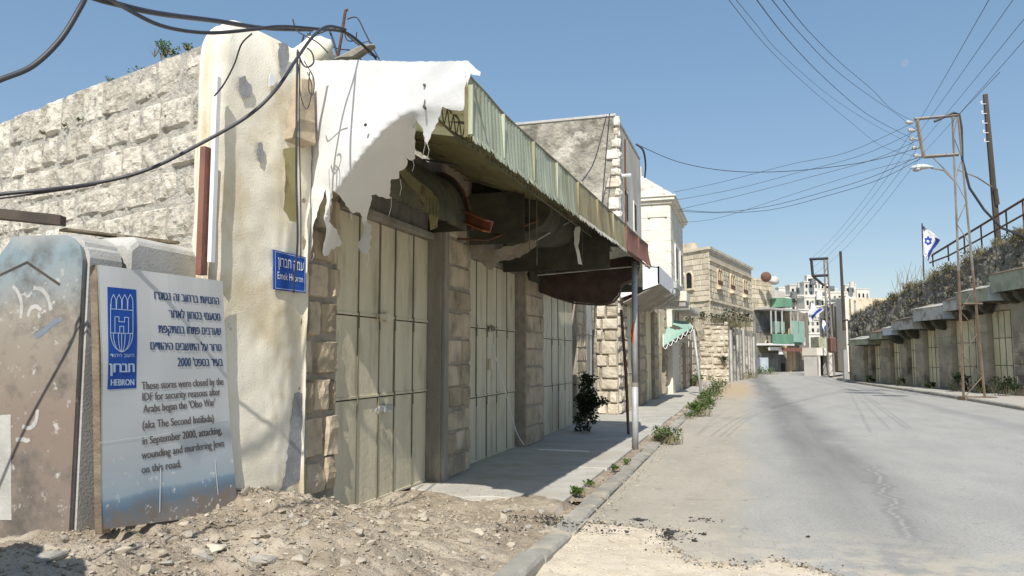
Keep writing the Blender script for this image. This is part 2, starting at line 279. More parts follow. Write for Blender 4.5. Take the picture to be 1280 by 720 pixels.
# ---------------------------------------------------------------- mesh helpers
class F:                             # a wall frame: u along the wall, n out of it, z up
    def __init__(s, o, u, n=None):
        s.o = Vector((o[0], o[1], 0)); s.u = Vector((u[0], u[1], 0)).normalized()
        s.n = Vector((s.u.y, -s.u.x, 0)) if n is None else Vector((n[0], n[1], 0)).normalized()
    def p(s, u, n, z): return s.o + s.u*u + s.n*n + Vector((0, 0, z))
    def u_of(s, px):                 # where the sight line of a column meets the wall
        r = ray(px, 445); a = s.o; k = (a-O3).dot(s.n)/r.dot(s.n); return (O3+r*k-a).dot(s.u)
    def z_of(s, px, py, off=0):
        r = ray(px, py); k = (s.o+s.n*off-O3).dot(s.n)/r.dot(s.n); return (O3+r*k).z
WORLD = F((0, 0), (1, 0), (0, 1))    # u=x, n=y
class MB:
    def __init__(s): s.v = []; s.f = []
    def add(s, vs, fs):
        k = len(s.v); s.v += [Vector(v) for v in vs]; s.f += [tuple(i+k for i in f) for f in fs]; return s
    def box(s, fr, u0, u1, n0, n1, z0, z1, jit=0):
        vs = [fr.p(u, n, z) for z in (z0, z1) for n in (n0, n1) for u in (u0, u1)]
        if jit: vs = [v+Vector((random.uniform(-jit, jit) for _ in range(3))) for v in vs]
        return s.add(vs, [(0,1,3,2), (4,6,7,5), (0,4,5,1), (2,3,7,6), (0,2,6,4), (1,5,7,3)])
    def prism(s, fr, pts, n0, n1):   # pts (u, z) extruded along n
        m = len(pts); vs = [fr.p(a, n0, b) for a, b in pts]+[fr.p(a, n1, b) for a, b in pts]
        return s.add(vs, [tuple(range(m)), tuple(range(2*m-1, m-1, -1))]+[(i, m+i, m+(i+1) % m, (i+1) % m) for i in range(m)])
    def hull3(s, bot, top):          # loop of points below, loop above
        m = len(bot); return s.add(list(bot)+list(top), [tuple(range(m-1, -1, -1)), tuple(range(m, 2*m))]+[(i, (i+1) % m, m+(i+1) % m, m+i) for i in range(m)])
    def tube(s, pts, r, sides=6, cap=True):
        pts = [Vector(p) for p in pts]; k = len(pts)
        rr = r if isinstance(r, (list, tuple)) else [r]*k
        base = len(s.v); ref = None
        for i, p in enumerate(pts):
            d = (pts[min(i+1, k-1)]-pts[max(i-1, 0)])
            if d.length < 1e-9: d = Vector((0, 0, 1))
            d.normalize()
            if ref is None: ref = Vector((0, 0, 1)) if abs(d.z) < .9 else Vector((1, 0, 0))
            a = d.cross(ref); 
            if a.length < 1e-6: a = d.orthogonal()
            a.normalize(); b = d.cross(a); ref = a.cross(d) if abs(a.cross(d).length) > .1 else ref
            for j in range(sides):
                t = 2*pi*j/sides; s.v.append(p+a*(cos(t)*rr[i])+b*(sin(t)*rr[i]))
        for i in range(k-1):
            for j in range(sides):
                q = (j+1) % sides
                s.f.append((base+i*sides+j, base+i*sides+q, base+(i+1)*sides+q, base+(i+1)*sides+j))
        if cap:
            s.f.append(tuple(base+j for j in range(sides-1, -1, -1))); s.f.append(tuple(base+(k-1)*sides+j for j in range(sides)))
        return s
    def grid(s, fn, nu, nv, thick=None):
        vs = [fn(i/nu, j/nv) for j in range(nv+1) for i in range(nu+1)]
        fs = [(j*(nu+1)+i, j*(nu+1)+i+1, (j+1)*(nu+1)+i+1, (j+1)*(nu+1)+i) for j in range(nv) for i in range(nu)]
        return s.add(vs, fs)
    def rock(s, c, r, seed=0, sub=1, flat=.7):
        bm = bmesh.new(); bmesh.ops.create_icosphere(bm, subdivisions=sub, radius=1)
        rx, ry, rz = random.uniform(.7, 1.25), random.uniform(.7, 1.25), flat*random.uniform(.7, 1.1)
        rot = Matrix.Rotation(random.uniform(0, 6.3), 3, 'Z') @ Matrix.Rotation(random.uniform(-.5, .5), 3, 'X')
        o = Vector((seed*3.7, seed*1.3, seed*.7)); vs = []
        for v in bm.verts:
            p = v.co; q = p*(1+.42*noise.noise(p*1.3+o)+.20*noise.noise(p*3.1+o))
            vs.append(Vector(c)+rot @ Vector((q.x*rx*r, q.y*ry*r, q.z*rz*r)))
        fs = [tuple(x.index for x in f.verts) for f in bm.faces]; bm.free()
        return s.add(vs, fs)
    def chip(s, c, r, flat=.65):
        T = random.choice(CHIPS); a = random.uniform(0, 6.3); ca, sa = cos(a), sin(a); fx_, fy_, fz_ = random.uniform(.75, 1.3), random.uniform(.75, 1.3), flat*random.uniform(.7, 1.2)
        return s.add([Vector((c[0]+r*fx_*(v.x*ca-v.y*sa), c[1]+r*fy_*(v.x*sa+v.y*ca), c[2]+r*fz_*v.z)) for v in T[0]], T[1])
    def build(s, name, m, parent=None, smooth=False, bevel=0, thick=0, seg=1):
        me = bpy.data.meshes.new(name)
        off = parent_origin(parent) if parent is not None else Vector((0, 0, 0))
        if parent is None and s.v:
            lo = Vector((min(v.x for v in s.v), min(v.y for v in s.v), min(v.z for v in s.v))); hi = Vector((max(v.x for v in s.v), max(v.y for v in s.v), max(v.z for v in s.v)))
            off = Vector(((lo.x+hi.x)/2, (lo.y+hi.y)/2, lo.z))
        me.from_pydata([v-off for v in s.v], [], s.f)
        if bevel or thick:
            bm = bmesh.new(); bm.from_mesh(me)
            if thick: bmesh.ops.solidify(bm, geom=bm.faces[:], thickness=thick)
            if bevel:
                bmesh.ops.recalc_face_normals(bm, faces=bm.faces[:])
                bmesh.ops.bevel(bm, geom=[e for e in bm.edges if e.is_manifold and e.calc_face_angle(0) > .5], offset=bevel, segments=seg, affect='EDGES', clamp_overlap=True)
            bm.to_mesh(me); bm.free()
        else:
            bm = bmesh.new(); bm.from_mesh(me); bmesh.ops.recalc_face_normals(bm, faces=bm.faces[:]); bm.to_mesh(me); bm.free()
        if smooth:
            for p in me.polygons: p.use_smooth = True
        me.materials.append(MATS[m] if isinstance(m, str) else m)
        o = bpy.data.objects.new(name, me); C.objects.link(o)
        if parent is not None: o.parent = parent
        else: o.location = off
        return o
CHIPS = []
for _ in range(24):
    bm = bmesh.new()
    for k in range(random.randint(8, 14)):
        d = Vector((random.gauss(0, 1), random.gauss(0, 1), random.gauss(0, 1))).normalized()*random.uniform(.75, 1.1); bm.verts.new(d)
    h = bmesh.ops.convex_hull(bm, input=bm.verts[:]); bmesh.ops.delete(bm, geom=[v for v in bm.verts if not v.link_faces], context='VERTS'); bm.verts.index_update()
    CHIPS.append(([v.co.copy() for v in bm.verts], [tuple(q.index for q in f.verts) for f in bm.faces])); bm.free()
ORG = {}
def parent_origin(o):
    v = Vector((0, 0, 0))
    while o is not None: v = v+o.location; o = o.parent
    return v
def tag(o, label=None, cat=None, group=None, kind=None):
    if label: o['label'] = label
    if cat: o['category'] = cat
    if group: o['group'] = group
    if kind: o['kind'] = kind
    return o
def thing(name, label, cat, loc, group=None, kind=None):
    o = bpy.data.objects.new(name, None); C.objects.link(o); o.location = loc; o.empty_display_size = .2
    return tag(o, label, cat, group, kind)
def fbm(x, y, z=0, o=4): return noise.fractal(Vector((x, y, z)), .9, 2.1, o)
def smooth(t): t = max(0, min(1, t)); return t*t*(3-2*t)
def spline(P, k=8):
    P = [Vector(p) for p in P]; out = []
    for i in range(len(P)-1):
        a, b, c, d = P[max(i-1, 0)], P[i], P[i+1], P[min(i+2, len(P)-1)]
        for j in range(k):
            t = j/k; out.append(.5*((2*b)+(c-a)*t+(2*a-5*b+4*c-d)*t*t+(3*b-a-3*c+d)*t**3))
    out.append(P[-1]); return out
def jag(pts, amp, step, seed=0):     # roughen a closed 2D outline
    out = []; n = len(pts); rnd = random.Random(seed)
    for i in range(n):
        a = Vector(pts[i][:2]); b = Vector(pts[(i+1) % n][:2]); am = amp if len(pts[i]) < 3 else pts[i][2]
        L = (b-a).length; k = max(1, int(L/step)); out.append(a)
        nn = Vector((-(b-a).y, (b-a).x)).normalized() if L else Vector((0, 0))
        for j in range(1, k): out.append(a+(b-a)*(j/k)+nn*rnd.uniform(-am, am))
    return out
def fill(outline, to3, spacing, mb=None):  # triangulated sheet inside a 2D outline
    V = [Vector((p[0], p[1])) for p in outline]; n = len(V)
    x0, x1 = min(p.x for p in V), max(p.x for p in V); y0, y1 = min(p.y for p in V), max(p.y for p in V)
    pts = list(V); r = random.Random(3)
    def inside(p):
        c = False; j = n-1
        for i in range(n):
            if (V[i].y > p.y) != (V[j].y > p.y) and p.x < (V[j].x-V[i].x)*(p.y-V[i].y)/(V[j].y-V[i].y)+V[i].x: c = not c
            j = i
        return c
    y = y0
    while y < y1:
        x = x0
        while x < x1:
            q = Vector((x+r.uniform(-.3, .3)*spacing, y+r.uniform(-.3, .3)*spacing))
            if inside(q): pts.append(q)
            x += spacing
        y += spacing
    vs, es, fs, *_ = delaunay_2d_cdt(pts, [(i, (i+1) % n) for i in range(n)], [tuple(range(n))], 1, 1e-5)
    mb = mb or MB(); mb.add([to3(v.x, v.y) for v in vs], [tuple(f) for f in fs]); return mb

def stone_mb(fr, u0, u1, z0, z1, nf, nu=4, nz=3, rough=.03, depth=.10, lip=.03, inset=.5, seed=0):
    """one rock-faced block: front grid that falls back at its rim"""
    mb = MB(); du, dz = u1-u0, z1-z0; cu = lip; vs = []
    us = [0, cu/du]+[cu/du+(1-2*cu/du)*i/nu for i in range(1, nu)]+[1-cu/du, 1]
    zs = [0, cu/dz]+[cu/dz+(1-2*cu/dz)*i/nz for i in range(1, nz)]+[1-cu/dz, 1]
    jc = [random.uniform(-.8, .8)*lip for _ in range(4)]
    for j, b in enumerate(zs):
        for i, a in enumerate(us):
            e = i in (0, len(us)-1) or j in (0, len(zs)-1)
            uu = u0+a*du; zz = z0+b*dz; p = Vector((uu*2.3+seed, zz*2.3, seed*1.7))
            w1 = noise.noise(p*1.0); w2 = noise.noise(p*3.2); w3 = noise.noise(p*8)
            dn = -depth if e else rough*(.9*w1+.7*w2+.4*w3)+rough*.5*(sin(pi*a)*sin(pi*b))
            jj = lip*.35
            uu += (jc[0] if a < .5 else jc[1])*(1 if not e else .7)+jj*noise.noise(p*5+Vector((9, 0, 0)))
            zz += (jc[2] if b < .5 else jc[3])*(1 if not e else .7)+jj*noise.noise(p*5+Vector((0, 9, 0)))
            vs.append(fr.p(uu, nf+dn, zz))
    W = len(us)
    mb.add(vs, [(j*W+i, j*W+i+1, (j+1)*W+i+1, (j+1)*W+i) for j in range(len(zs)-1) for i in range(W-1)])
    return mb
def masonry(parent, fr, u0, u1, z0, z1, nf, ch=.3, lr=(.35, .7), m='pier_stone', gap=.012, rough=.02, nu=4, nz=3, holes=(), lip=.02,
            depth=.06, top=None, name='stone', smoothf=False, chv=.12, limit=400, rng=None):
    rng = rng or random; z = z0; k = 0
    while z < z1-.04:
        h = min(ch*(1+rng.uniform(-chv, chv)), z1-z)
        if z1-z-h < ch*.35: h = z1-z
        u = u0-rng.uniform(0, lr[0]*.5)
        while u < u1-.02:
            L = rng.uniform(*lr)
            a, b = max(u, u0), min(u+L, u1)
            if u1-b < lr[0]*.35: b = u1; L = u1-u+1
            u += L
            if b-a < .06: continue
            cuts = [(a, b)]
            for (hu0, hu1, hz0, hz1) in holes:
                if z+h*.5 > hz0 and z+h*.5 < hz1:
                    nc = []
                    for (p, q) in cuts:
                        if q <= hu0 or p >= hu1: nc.append((p, q)); continue
                        if hu0-p > .06: nc.append((p, hu0))
                        if q-hu1 > .06: nc.append((hu1, q))
                    cuts = nc
            for (p, q) in cuts:
                if q-p < .06: continue
                zt = z+h
                if top:
                    tt = top((p+q)/2)
                    if z > tt-.05: continue
                    zt = min(zt, tt)
                if zt-z < .05: continue
                k += 1
                if k > limit: continue
                stone_mb(fr, p+gap, q-gap, z+gap, zt-gap, nf+rng.uniform(-.3, .3)*rough, nu, nz, rough, depth, min(lip, (q-p)*.2, (zt-z)*.2), seed=rng.uniform(0, 90)).build(name, m, parent, smooth=smoothf)
        z += h
    return k

# leaves
def leafy(mb, c, r, n, size, flat=1.0, up=.3, rng=random):
    for _ in range(n):
        while True:
            d = Vector((rng.uniform(-1, 1), rng.uniform(-1, 1), rng.uniform(-1, 1)))
            if d.length < 1: break
        k = Vector((d.x*r, d.y*r, d.z*r*flat)); p = Vector(c)+k
        a = Vector((rng.uniform(-1, 1), rng.uniform(-1, 1), rng.uniform(-.3, 1))).normalized(); b = a.orthogonal().normalized()
        b = (b*cos(2)+a.cross(b)*sin(rng.uniform(0, 6))).normalized()
        s = size*rng.uniform(.6, 1.4)
        mb.add([p, p+a*s*.5+b*s*.28, p+a*s, p+a*s*.5-b*s*.28], [(0, 1, 2, 3)])
def grassy(mb, c, r, n, h, rng=random, wid=.008, lean=.5):
    for _ in range(n):
        t = rng.uniform(0, 6.3); q = r*sqrt(rng.random()); p = Vector(c)+Vector((cos(t)*q, sin(t)*q, 0))
        d = Vector((rng.uniform(-lean, lean), rng.uniform(-lean, lean), 1)); hh = h*rng.uniform(.5, 1.2)
        s = Vector((cos(t+1), sin(t+1), 0))*wid
        m1 = p+d*hh*.55; tip = p+Vector((d.x*1.7, d.y*1.7, .9))*hh
        mb.add([p-s, p+s, m1+s*.8, m1-s*.8, tip], [(0, 1, 2, 3), (3, 2, 4)])
def weed(label, p, r, h, n, dry=.2, name='weed_clump', group='weeds growing along the kerb', lsize=.05, dark=False, cat='weed'):
    t = thing(name, label, cat, p, group)
    rng = random.Random(int((p[0]*91+p[1]*37)*10))
    st = MB()
    for _ in range(7):
        a = rng.uniform(0, 6.3); q = Vector((cos(a)*r*.7, sin(a)*r*.7, h*rng.uniform(.5, .95)))
        st.tube([Vector(p), Vector(p)+q*.5+Vector((0, 0, h*.12)), Vector(p)+q], [.006, .004, .002], 4)
    st.build('stem', 'twig' if not dark else 'twig', t)
    lf = MB()
    for _ in range(9):
        a = rng.uniform(0, 6.3); k = r*rng.uniform(.15, .8)
        leafy(lf, Vector(p)+Vector((cos(a)*k, sin(a)*k, h*rng.uniform(.15, .8))), r*.38, n//9, lsize, .8, rng=rng)
    lf.build('foliage', 'leaf_dark' if dark else 'leaf', t)
    if dry:
        g = MB(); grassy(g, p, r*1.1, int(n*dry), h*.8, rng); g.build('grass_blades', 'leaf_dry', t)
    return t

# ================================================================ GROUND
def band(name, m, L, Rr, z, kind='structure', thick=0, parent=None):
    mb = MB(); k = len(L)
    mb.add([Vector((p[0], p[1], z)) for p in L]+[Vector((p[0], p[1], z)) for p in Rr], [(i, i+1, k+i+1, k+i) for i in range(k-1)])
    o = mb.build(name, m, parent); tag(o, kind=kind); return o
o = MB().add([(-900, -300, -.13), (900, -300, -.13), (900, 1500, -.13), (-900, 1500, -.13)], [(0, 1, 2, 3)]).build('ground', 'far_field'); tag(o, kind='structure')

RK = [onz(px, py, 0) for px, py in ((1280, 513.5), (1207, 500.5), (1150, 491.5), (1077, 480.5), (1040, 474))]     # right kerb seen from here
def rk(y):                                   # x of the right kerb at y
    P = [(9.2, -6), (9.0, 14)]+[(p.x, p.y) for p in RK]
    for (xa, ya), (xb, yb) in zip(P, P[1:]):
        if y <= yb: return xa+(xb-xa)*(y-ya)/(yb-ya)
    return P[-1][0]+(y-P[-1][1])*.04
edge = [onz(*q, 0) for q in ((672, 664), (706, 651), (742, 648), (790, 653), (812, 657), (838, 662), (846, 684), (872, 700), (925, 702), (980, 697), (1030, 712), (1095, 733), (1190, 770), (1290, 830))]
outline = [(-1.60, 66), (-1.62, 40), (-1.6, 20), (-1.6, edge[0].y+.02)]
oj = []
for a, b in zip(edge, edge[1:]):
    n_ = max(2, int((b-a).length/.05)); nn = Vector((-(b-a).y, (b-a).x, 0)).normalized()
    for i in range(n_): oj.append(a+(b-a)*(i/n_)+nn*random.uniform(-.035, .035))
outline += [(p.x, p.y) for p in oj]
outline += [(3.2, -6), (rk(0), -6)]+[(rk(y), y) for y in (5, 14, 22, 28, 33, 38, 44, 50, 56, 66)]
V2 = [Vector(p) for p in outline]
vs, es, fs, *_ = delaunay_2d_cdt(V2, [(i, (i+1) % len(V2)) for i in range(len(V2))], [tuple(range(len(V2)))], 1, 1e-5)
mb = MB().add([(v.x, v.y, 0) for v in vs], [tuple(f) for f in fs]); k = len(V2)
mb.add([(p.x, p.y, 0) for p in V2]+[(p.x, p.y, -.055) for p in V2], [(i, (i+1) % k, k+(i+1) % k, k+i) for i in range(k)])
tag(mb.build('road', 'asphalt'), kind='structure')
tag(MB().add([(-1.6, 66, 0), (rk(66), 66, 0), (9, 79, 0), (8, 96, 0), (-16, 96, 0), (-16, 66, 0)], [(0, 1, 2, 3, 4, 5)]).build('road_bend', 'asphalt'), kind='structure')
# dug-up strip of pale sand in front of the broken asphalt
def sand(i, j):
    x = -1.62+i*5.4; y = 1.6+j*6.1; z = -.030+.022*fbm(x*1.5, y*1.5)+.012*fbm(x*6, y*6, 3)+.006*noise.noise(Vector((x*22, y*22, 0)))
    return Vector((x, y, min(z, -.003)))
tag(MB().grid(sand, 150, 170).build('sand_patch', 'pale_sand', smooth=True), kind='structure')

def heap(x, y):
    a = smooth((-x-1.55)/2.3)*smooth((8.2-y)/3.2)
    base = .40*a
    base += .17*exp(-((x+4.15)**2/.25+(y-5.75)**2/.5))+.10*exp(-((x+4.2)**2/.3+(y-3.4)**2/.8))
    base += .09*exp(-((x+2.9)**2/.35+(y-5.0)**2/.25))+.06*exp(-((x+2.5)**2/.1+(y-4.2)**2/.2))
    m = .25+.75*min(1, base/.3)
    r = .10*fbm(x*1.1+3, y*1.1, 0, 3)*m+.055*fbm(x*3.3, y*3.3, 2, 4)*m+.028*fbm(x*10, y*10, 5, 4)*(.35+.65*m)+.014*noise.noise(Vector((x*30, y*30, 1)))
    lim = .035 if y > 7.9 else .5
    return max(-.03, base+r*.9)-(0 if x < -2.1 else .02)
def hp(i, j):
    x = -6.6+i*4.78; y = 2.2+j*6.6; z = heap(x, y)
    if x > -2.0: z = min(z, .075)
    if y > 8.1 and x > -4.02: z = min(z, .035)
    if y > 6.5 and x < -3.3: z = max(z, .07*smooth((y-6.5)/.6)+.01*noise.noise(Vector((x*9, y*9, 0))) if y < 8.0 else .03)
    if y > 7.3 and -4.02 < x < -1.95: z = max(z, smooth((y-7.3)/.8)*(.072+.03*fbm(x*2.3, y*2.3, 4)+.008*noise.noise(Vector((x*20, y*20, 0))))*smooth((8.62-y+.5*noise.noise(Vector((x*1.5, 3, 0))))/.45))
    return Vector((x, y, z))
tag(MB().grid(hp, 210, 290).build('rubble_ground', 'dirt', smooth=True), kind='structure')
# verge strip of soil between pavement and kerb, and the ground behind the shops
def verge(i, j):
    x = -2.1+i*.28; y = 8.5+j*46; return Vector((x, y, .022+.022*fbm(x*6, y*4, 1)))
tag(MB().grid(verge, 6, 700).build('verge_soil', 'dirt', smooth=True), kind='structure')

# pavement slabs in front of the shops
pv = thing('pavement', None, None, (-3, 20, 0), kind='structure')
FL = F((-3.97, 0), (0, 1), (1, 0))
def slab(x0, x1, y0, y1, z=.06, ragged=False):
    pts = [(x0, y0), (x1, y0), (x1, y1), (x0, y1)]
    if ragged: pts = [(x0, y0+.35), (x0+.7, y0+.02), (x0+1.0, y0-.12), (x0+1.3, y0+.04), (x1-.35, y0-.05), (x1, y0+.02), (x1, y1), (x0, y1)]
    m_ = MB().hull3([Vector((a, b, z-.09)) for a, b in pts], [Vector((a, b, z)) for a, b in pts])
    return m_.build('paving_slab', 'pavement', pv, bevel=.008)
ys = [8.35, 10.9, 13.4, 15.9, 18.4, 21, 24, 27, 30, 34, 38, 43, 50]
for i, (a, b) in enumerate(zip(ys, ys[1:])):
    slab(-4.15 if a < 19 else -3.6, -2.0+(.03 if i % 2 else 0), a+.006, b-.006, .06+random.uniform(-.003, .003), i == 0)
ks = thing('kerb', None, None, (-1.7, 10, 0), kind='structure')
y = 3.2; i = 0
def kerbstone(x0, y0, x1, y1, top, tilt=0, parent=ks, w=.19, name='kerb_stone', rev=1):
    fr = F((x0, y0), (x1-x0, y1-y0)); L = sqrt((x1-x0)**2+(y1-y0)**2); m_ = MB()
    prof = [(0, -.12), (0, top-.035), (-.018*rev, top-.01), (-.05*rev, top), (-w*rev, top), (-w*rev, -.12)]
    n_ = max(1, int(L/.12)) if y0 < 12 else 2; vs = []; k = len(prof)
    for j in range(n_+1):
        u = L*j/n_
        for a, b in prof:
            c = .006*noise.noise(Vector((x0+a*20, (y0+u)*9, b*20))) if y0 < 14 else 0
            vs.append(fr.p(u, a+c, b+tilt*(u/L-.5)+c))
    m_.add(vs, [(j*k+q, j*k+(q+1) % k, (j+1)*k+(q+1) % k, (j+1)*k+q) for j in range(n_) for q in range(k)]+[tuple(range(k)), tuple(n_*k+q for q in range(k-1, -1, -1))])
    return m_.build(name, 'kerb_concrete', parent)
segs = [(3.4, 4.35), (4.38, 5.25), (5.29, 6.1), (6.13, 7.1)]; y = 7.13
while y < 50: L = 1.0 if y < 20 else 2.4; segs.append((y, y+L-.015)); y += L
for i, (a, b) in enumerate(segs):
    jx = random.uniform(-.012, .012)+(.03 if i == 1 else 0); kerbstone(-1.62+jx, a, -1.62+jx*.4, b, (.062 if b < 6.5 else .034)+random.uniform(-.006, .006), random.uniform(-.012, .012) if i > 3 else random.uniform(-.03, .03))
# right pavement and kerb
A = onz(1262, 493.5, .1); B = onz(1066, 475.8, .1)
dR = (B-A).normalized(); A2 = A-dR*14
FR = F((A2.x, A2.y), (dR.x, dR.y), (-dR.y, dR.x))       # right shops: u runs away from the camera, n towards the street
LR = (B-A2).length
Yk = [-6, 5, 14, 20, 26, 30, 34, 38, 42, 46, 50, 54, 58, 62]
def fx(y):                                     # x of the right facade at y
    return A2.x+(y-A2.y)*dR.x/dR.y
L_ = [(rk(y)+.18, y) for y in Yk]; R_ = [(max(fx(y)+.3, rk(y)+.5), y) for y in Yk]
tag(band('right_pavement', 'pavement', L_, R_, .095), kind='structure')
kr = thing('right_kerb', None, None, (8, 30, 0), kind='structure')
y = 12.0
while y < 56:
    y2 = y+1.5; kerbstone(rk(y), y, rk(y2-.02), y2-.02, .12, 0, kr, .18, rev=-1); y = y2

# ---------------------------------------------------------------- rubble
def inst_rocks(n, fn, name, m, smin, smax, label=None, group=None, stuff=True, sub=0):
    mb = MB()
    for i in range(n):
        q = fn()
        if q is None: continue
        x, y, z = q; s = smin*(smax/smin)**(random.random()**2.2); mb.chip((x, y, z+s*.2), s)
    return tag(mb.build(name, m), kind='stuff')
def in_heap():
    x = random.uniform(-4.4, -1.75); y = random.uniform(2.9, 8.2)
    if random.random() > .25+.9*smooth((-x-1.6)/2)*smooth((8.6-y)/2): return None
    if x < -3.95 and y > 6.1: return None
    return x, y, hp((x+6.6)/4.78, (y-2.2)/6.6).z
inst_rocks(15000, in_heap, 'rubble_gravel', 'dirt_clod', .004, .026)
inst_rocks(360, in_heap, 'rubble_cobbles', 'rubble_stone', .02, .065)
inst_rocks(2500, in_heap, 'pale_rubble_gravel', 'rubble_stone', .004, .028)
inst_rocks(1800, in_heap, 'grey_rubble_gravel', 'rubble_grey', .005, .022)
def in_patch():
    x = random.uniform(-1.6, 1.6); y = random.uniform(3.8, 7.4)
    return x, y, sand((x+1.62)/5.4, (y-1.6)/6.1).z
inst_rocks(6500, in_patch, 'sand_gravel', 'pale_chip', .003, .017)
def edge_chips():
    e = random.choice(oj[:int(len(oj)*.8)]); x, y = e.x+random.gauss(0, .05), e.y+random.gauss(-.02, .05); return x, y, -.01
inst_rocks(1400, edge_chips, 'edge_chips', 'rubble_grey', .004, .022)
def tar():
    e = random.choice(oj[:int(len(oj)*.75)]); g = random.gauss
    x, y = e.x+g(0, .16), e.y-abs(g(0, .14))+.05
    return x, y, .002 if y > e.y else -.04
inst_rocks(520, tar, 'tar_crumbs', 'tar_crumb', .003, .016)
def tar2():
    q = random.choice(((690,655,.10), (700,662,.14), (760,663,.12), (800,650,.05), (850,665,.12), (842,672,.10), (880,650,.1), (620,668,.15), (655,655,.12))); p = onz(q[0], q[1], 0); return p.x+random.gauss(0, q[2]), p.y+random.gauss(0, q[2]*.6), .0 if p.x > -1.6 else .06
inst_rocks(900, tar2, 'asphalt_bits', 'tar_crumb', .004, .02)
def in_verge():
    y = 7.5+16*random.random()**1.6; return random.choice((random.uniform(-2.12, -1.8), random.gauss(-1.5, .09))), y, .03 if random.random() < .5 else .0
inst_rocks(1700, in_verge, 'verge_gravel', 'dirt_clod', .004, .022)
inst_rocks(300, in_verge, 'verge_chips', 'rubble_stone', .006, .022)
def roadg():
    x = random.uniform(-1.55, .4)**1; y = 7+14*random.random()**2; return x, y, 0
inst_rocks(420, roadg, 'road_grit', 'rubble_stone', .004, .013)
def slabg():
    x = random.uniform(-3.9, -2); y = 8.4+9*random.random()**2; return x, y, .06
inst_rocks(260, slabg, 'pavement_grit', 'rubble_stone', .004, .014)
# larger rocks, each one a thing
big = [(330,705,.14,0,'flat grey broken slab of stone tilted in the middle of the rubble','rubble_grey'), (268,683,.10,1,'big tan rock half buried below the poster','rubble_stone'),
       (322,672,.075,0,'tan boulder beside the foot of the plastered pillar','rubble_stone'), (385,690,.07,1,'pale limestone lump in the rubble below the street sign','rubble_stone'),
       (380,655,.07,0,'grey concrete lump lying against the pillar foot','rubble_grey'), (60,700,.12,0,'dark grey rock in the lower left corner of the rubble','rubble_grey'),
       (487,694,.045,1,'small pale rock on the dirt right of the rubble heap','rubble_stone'), (450,700,.05,1,'flat tan rock at the lower edge of the rubble heap','rubble_stone'),
       (604,697,.04,0,'grey stone beside the broken kerb','rubble_grey'), (232,655,.06,0,'rock lying under the bottom edge of the poster','rubble_stone'),
       (440,622,.075,1,'brown rock at the foot of the first shop door','rubble_stone'), (150,690,.085,1,'angular tan rock in the lower left of the rubble','rubble_stone'), (205,705,.06,0,'grey angular stone near the bottom edge left of the big tan rock','rubble_grey'), (350,640,.07,1,'tan rock resting against the cream pillar','rubble_stone'), (412,668,.055,1,'pale rock midway between the pillar foot and the kerb','rubble_stone'), (545,668,.035,1,'small pale rock on the open dirt before the pavement','rubble_stone'), (18,652,.07,1,'pale rock against the painted concrete block','rubble_stone')]
def ground_hit(px, py):
    z = .3
    for _ in range(14): p = onz(px, py, z); z = .5*z+.5*hp(min(1, max(0, (p.x+6.6)/4.78)), min(1, max(0, (p.y-2.2)/6.6))).z
    return p
for px, py, s, k, lab, m in big:
    p = ground_hit(px, py); o = MB().chip((p.x, p.y, p.z+s*.02), s*.95, .55).build('rock', m, bevel=s*.08); tag(o, lab, 'rock', 'larger rocks in the rubble')
for i in range(75):
    q = in_heap()
    if q is None: continue
    s = random.uniform(.03, .075)
    o = MB().chip((q[0], q[1], q[2]+s*.12), s, .6).build('rock', random.choice(['rubble_stone', 'rubble_stone', 'rubble_grey']), bevel=.004); tag(o, 'broken fist-sized chunk of stone scattered in the rubble heap', 'rock', 'loose chunks scattered over the rubble heap')
for i, (px, py) in enumerate(((800,651), (852,663), (880,669), (868,677), (836,668), (1010,672))):
    p = onz(px, py, 0); s = (.045, .04, .025, .025, .05, .02)[i]
    o = MB().rock((p.x, p.y, p.z+.01), s, i+300, 2, .5).build('tar_lump', 'tar_crumb' if i != 1 else 'rubble_stone')
    tag(o, ('black lump of broken asphalt on the edge of the road hole', 'white stone among the broken asphalt lumps', 'asphalt lump just beyond the white stone', 'asphalt lump on the near side of the white stone', 'widest black asphalt lump left of the white stone', 'small lone asphalt lump on the grey road')[i], 'rubble', 'asphalt lumps by the road hole')
# ================================================================ LEFT: rough limestone wall behind the blocks
wa = onpl(245, 110, (-9.4, 7.75), (-4.9, 6.35)); 
FW = F((-11.2, 8.29), (6.3, -1.96), (-1.96, -6.3))
ws = thing('limestone_wall', 'rough rock-faced limestone block wall rising behind the painted concrete blocks', 'wall', (-7, 7, 0))
uw1 = FW.u_of(245); topz = FW.z_of(228, 63); topL = FW.z_of(4, 148)
def wtop(u): return topL+(topz-topL)*(u-FW.u_of(4))/(FW.u_of(228)-FW.u_of(4))+.04*noise.noise(Vector((u*2, 0, 0)))
MB().box(FW, 0, uw1+.6, -.5, -.014, 0, min(topz, topL)-.02).build('wall_core', 'mortar', ws)
rg = random.Random(5)
masonry(ws, FW, 0.2, uw1+.25, 2.05, max(topz, topL)+.02, 0, .41, (.34, .66), 'rough_limestone', .018, .045, 12, 9, top=wtop, lip=.035, depth=.035, chv=.16, rng=rg)
MB().box(FW, 0.2, uw1+.2, -.05, -.03, 0, 2.05).build('lower_wall', 'mortar', ws)
for px, py, r_, n_, lab in ((178,77,.13,260,'green bush sprouting on top of the limestone wall'), (143,88,.11,30,'dry twiggy weed on top of the limestone wall'), (107,97,.07,14,'small dry sprig near the left end of the wall top'), (204,68,.07,90,'little tuft beside the green bush on the wall top')):
    p = FW.p(FW.u_of(px), -.12, FW.z_of(px, py, -.1)-.04 if n_ > 40 else FW.z_of(px, py+12, -.1)-.05); weed(lab, p, r_, r_*1.3, n_, .1, 'wall_plant', 'plants growing on the wall top', .032, cat='plant')
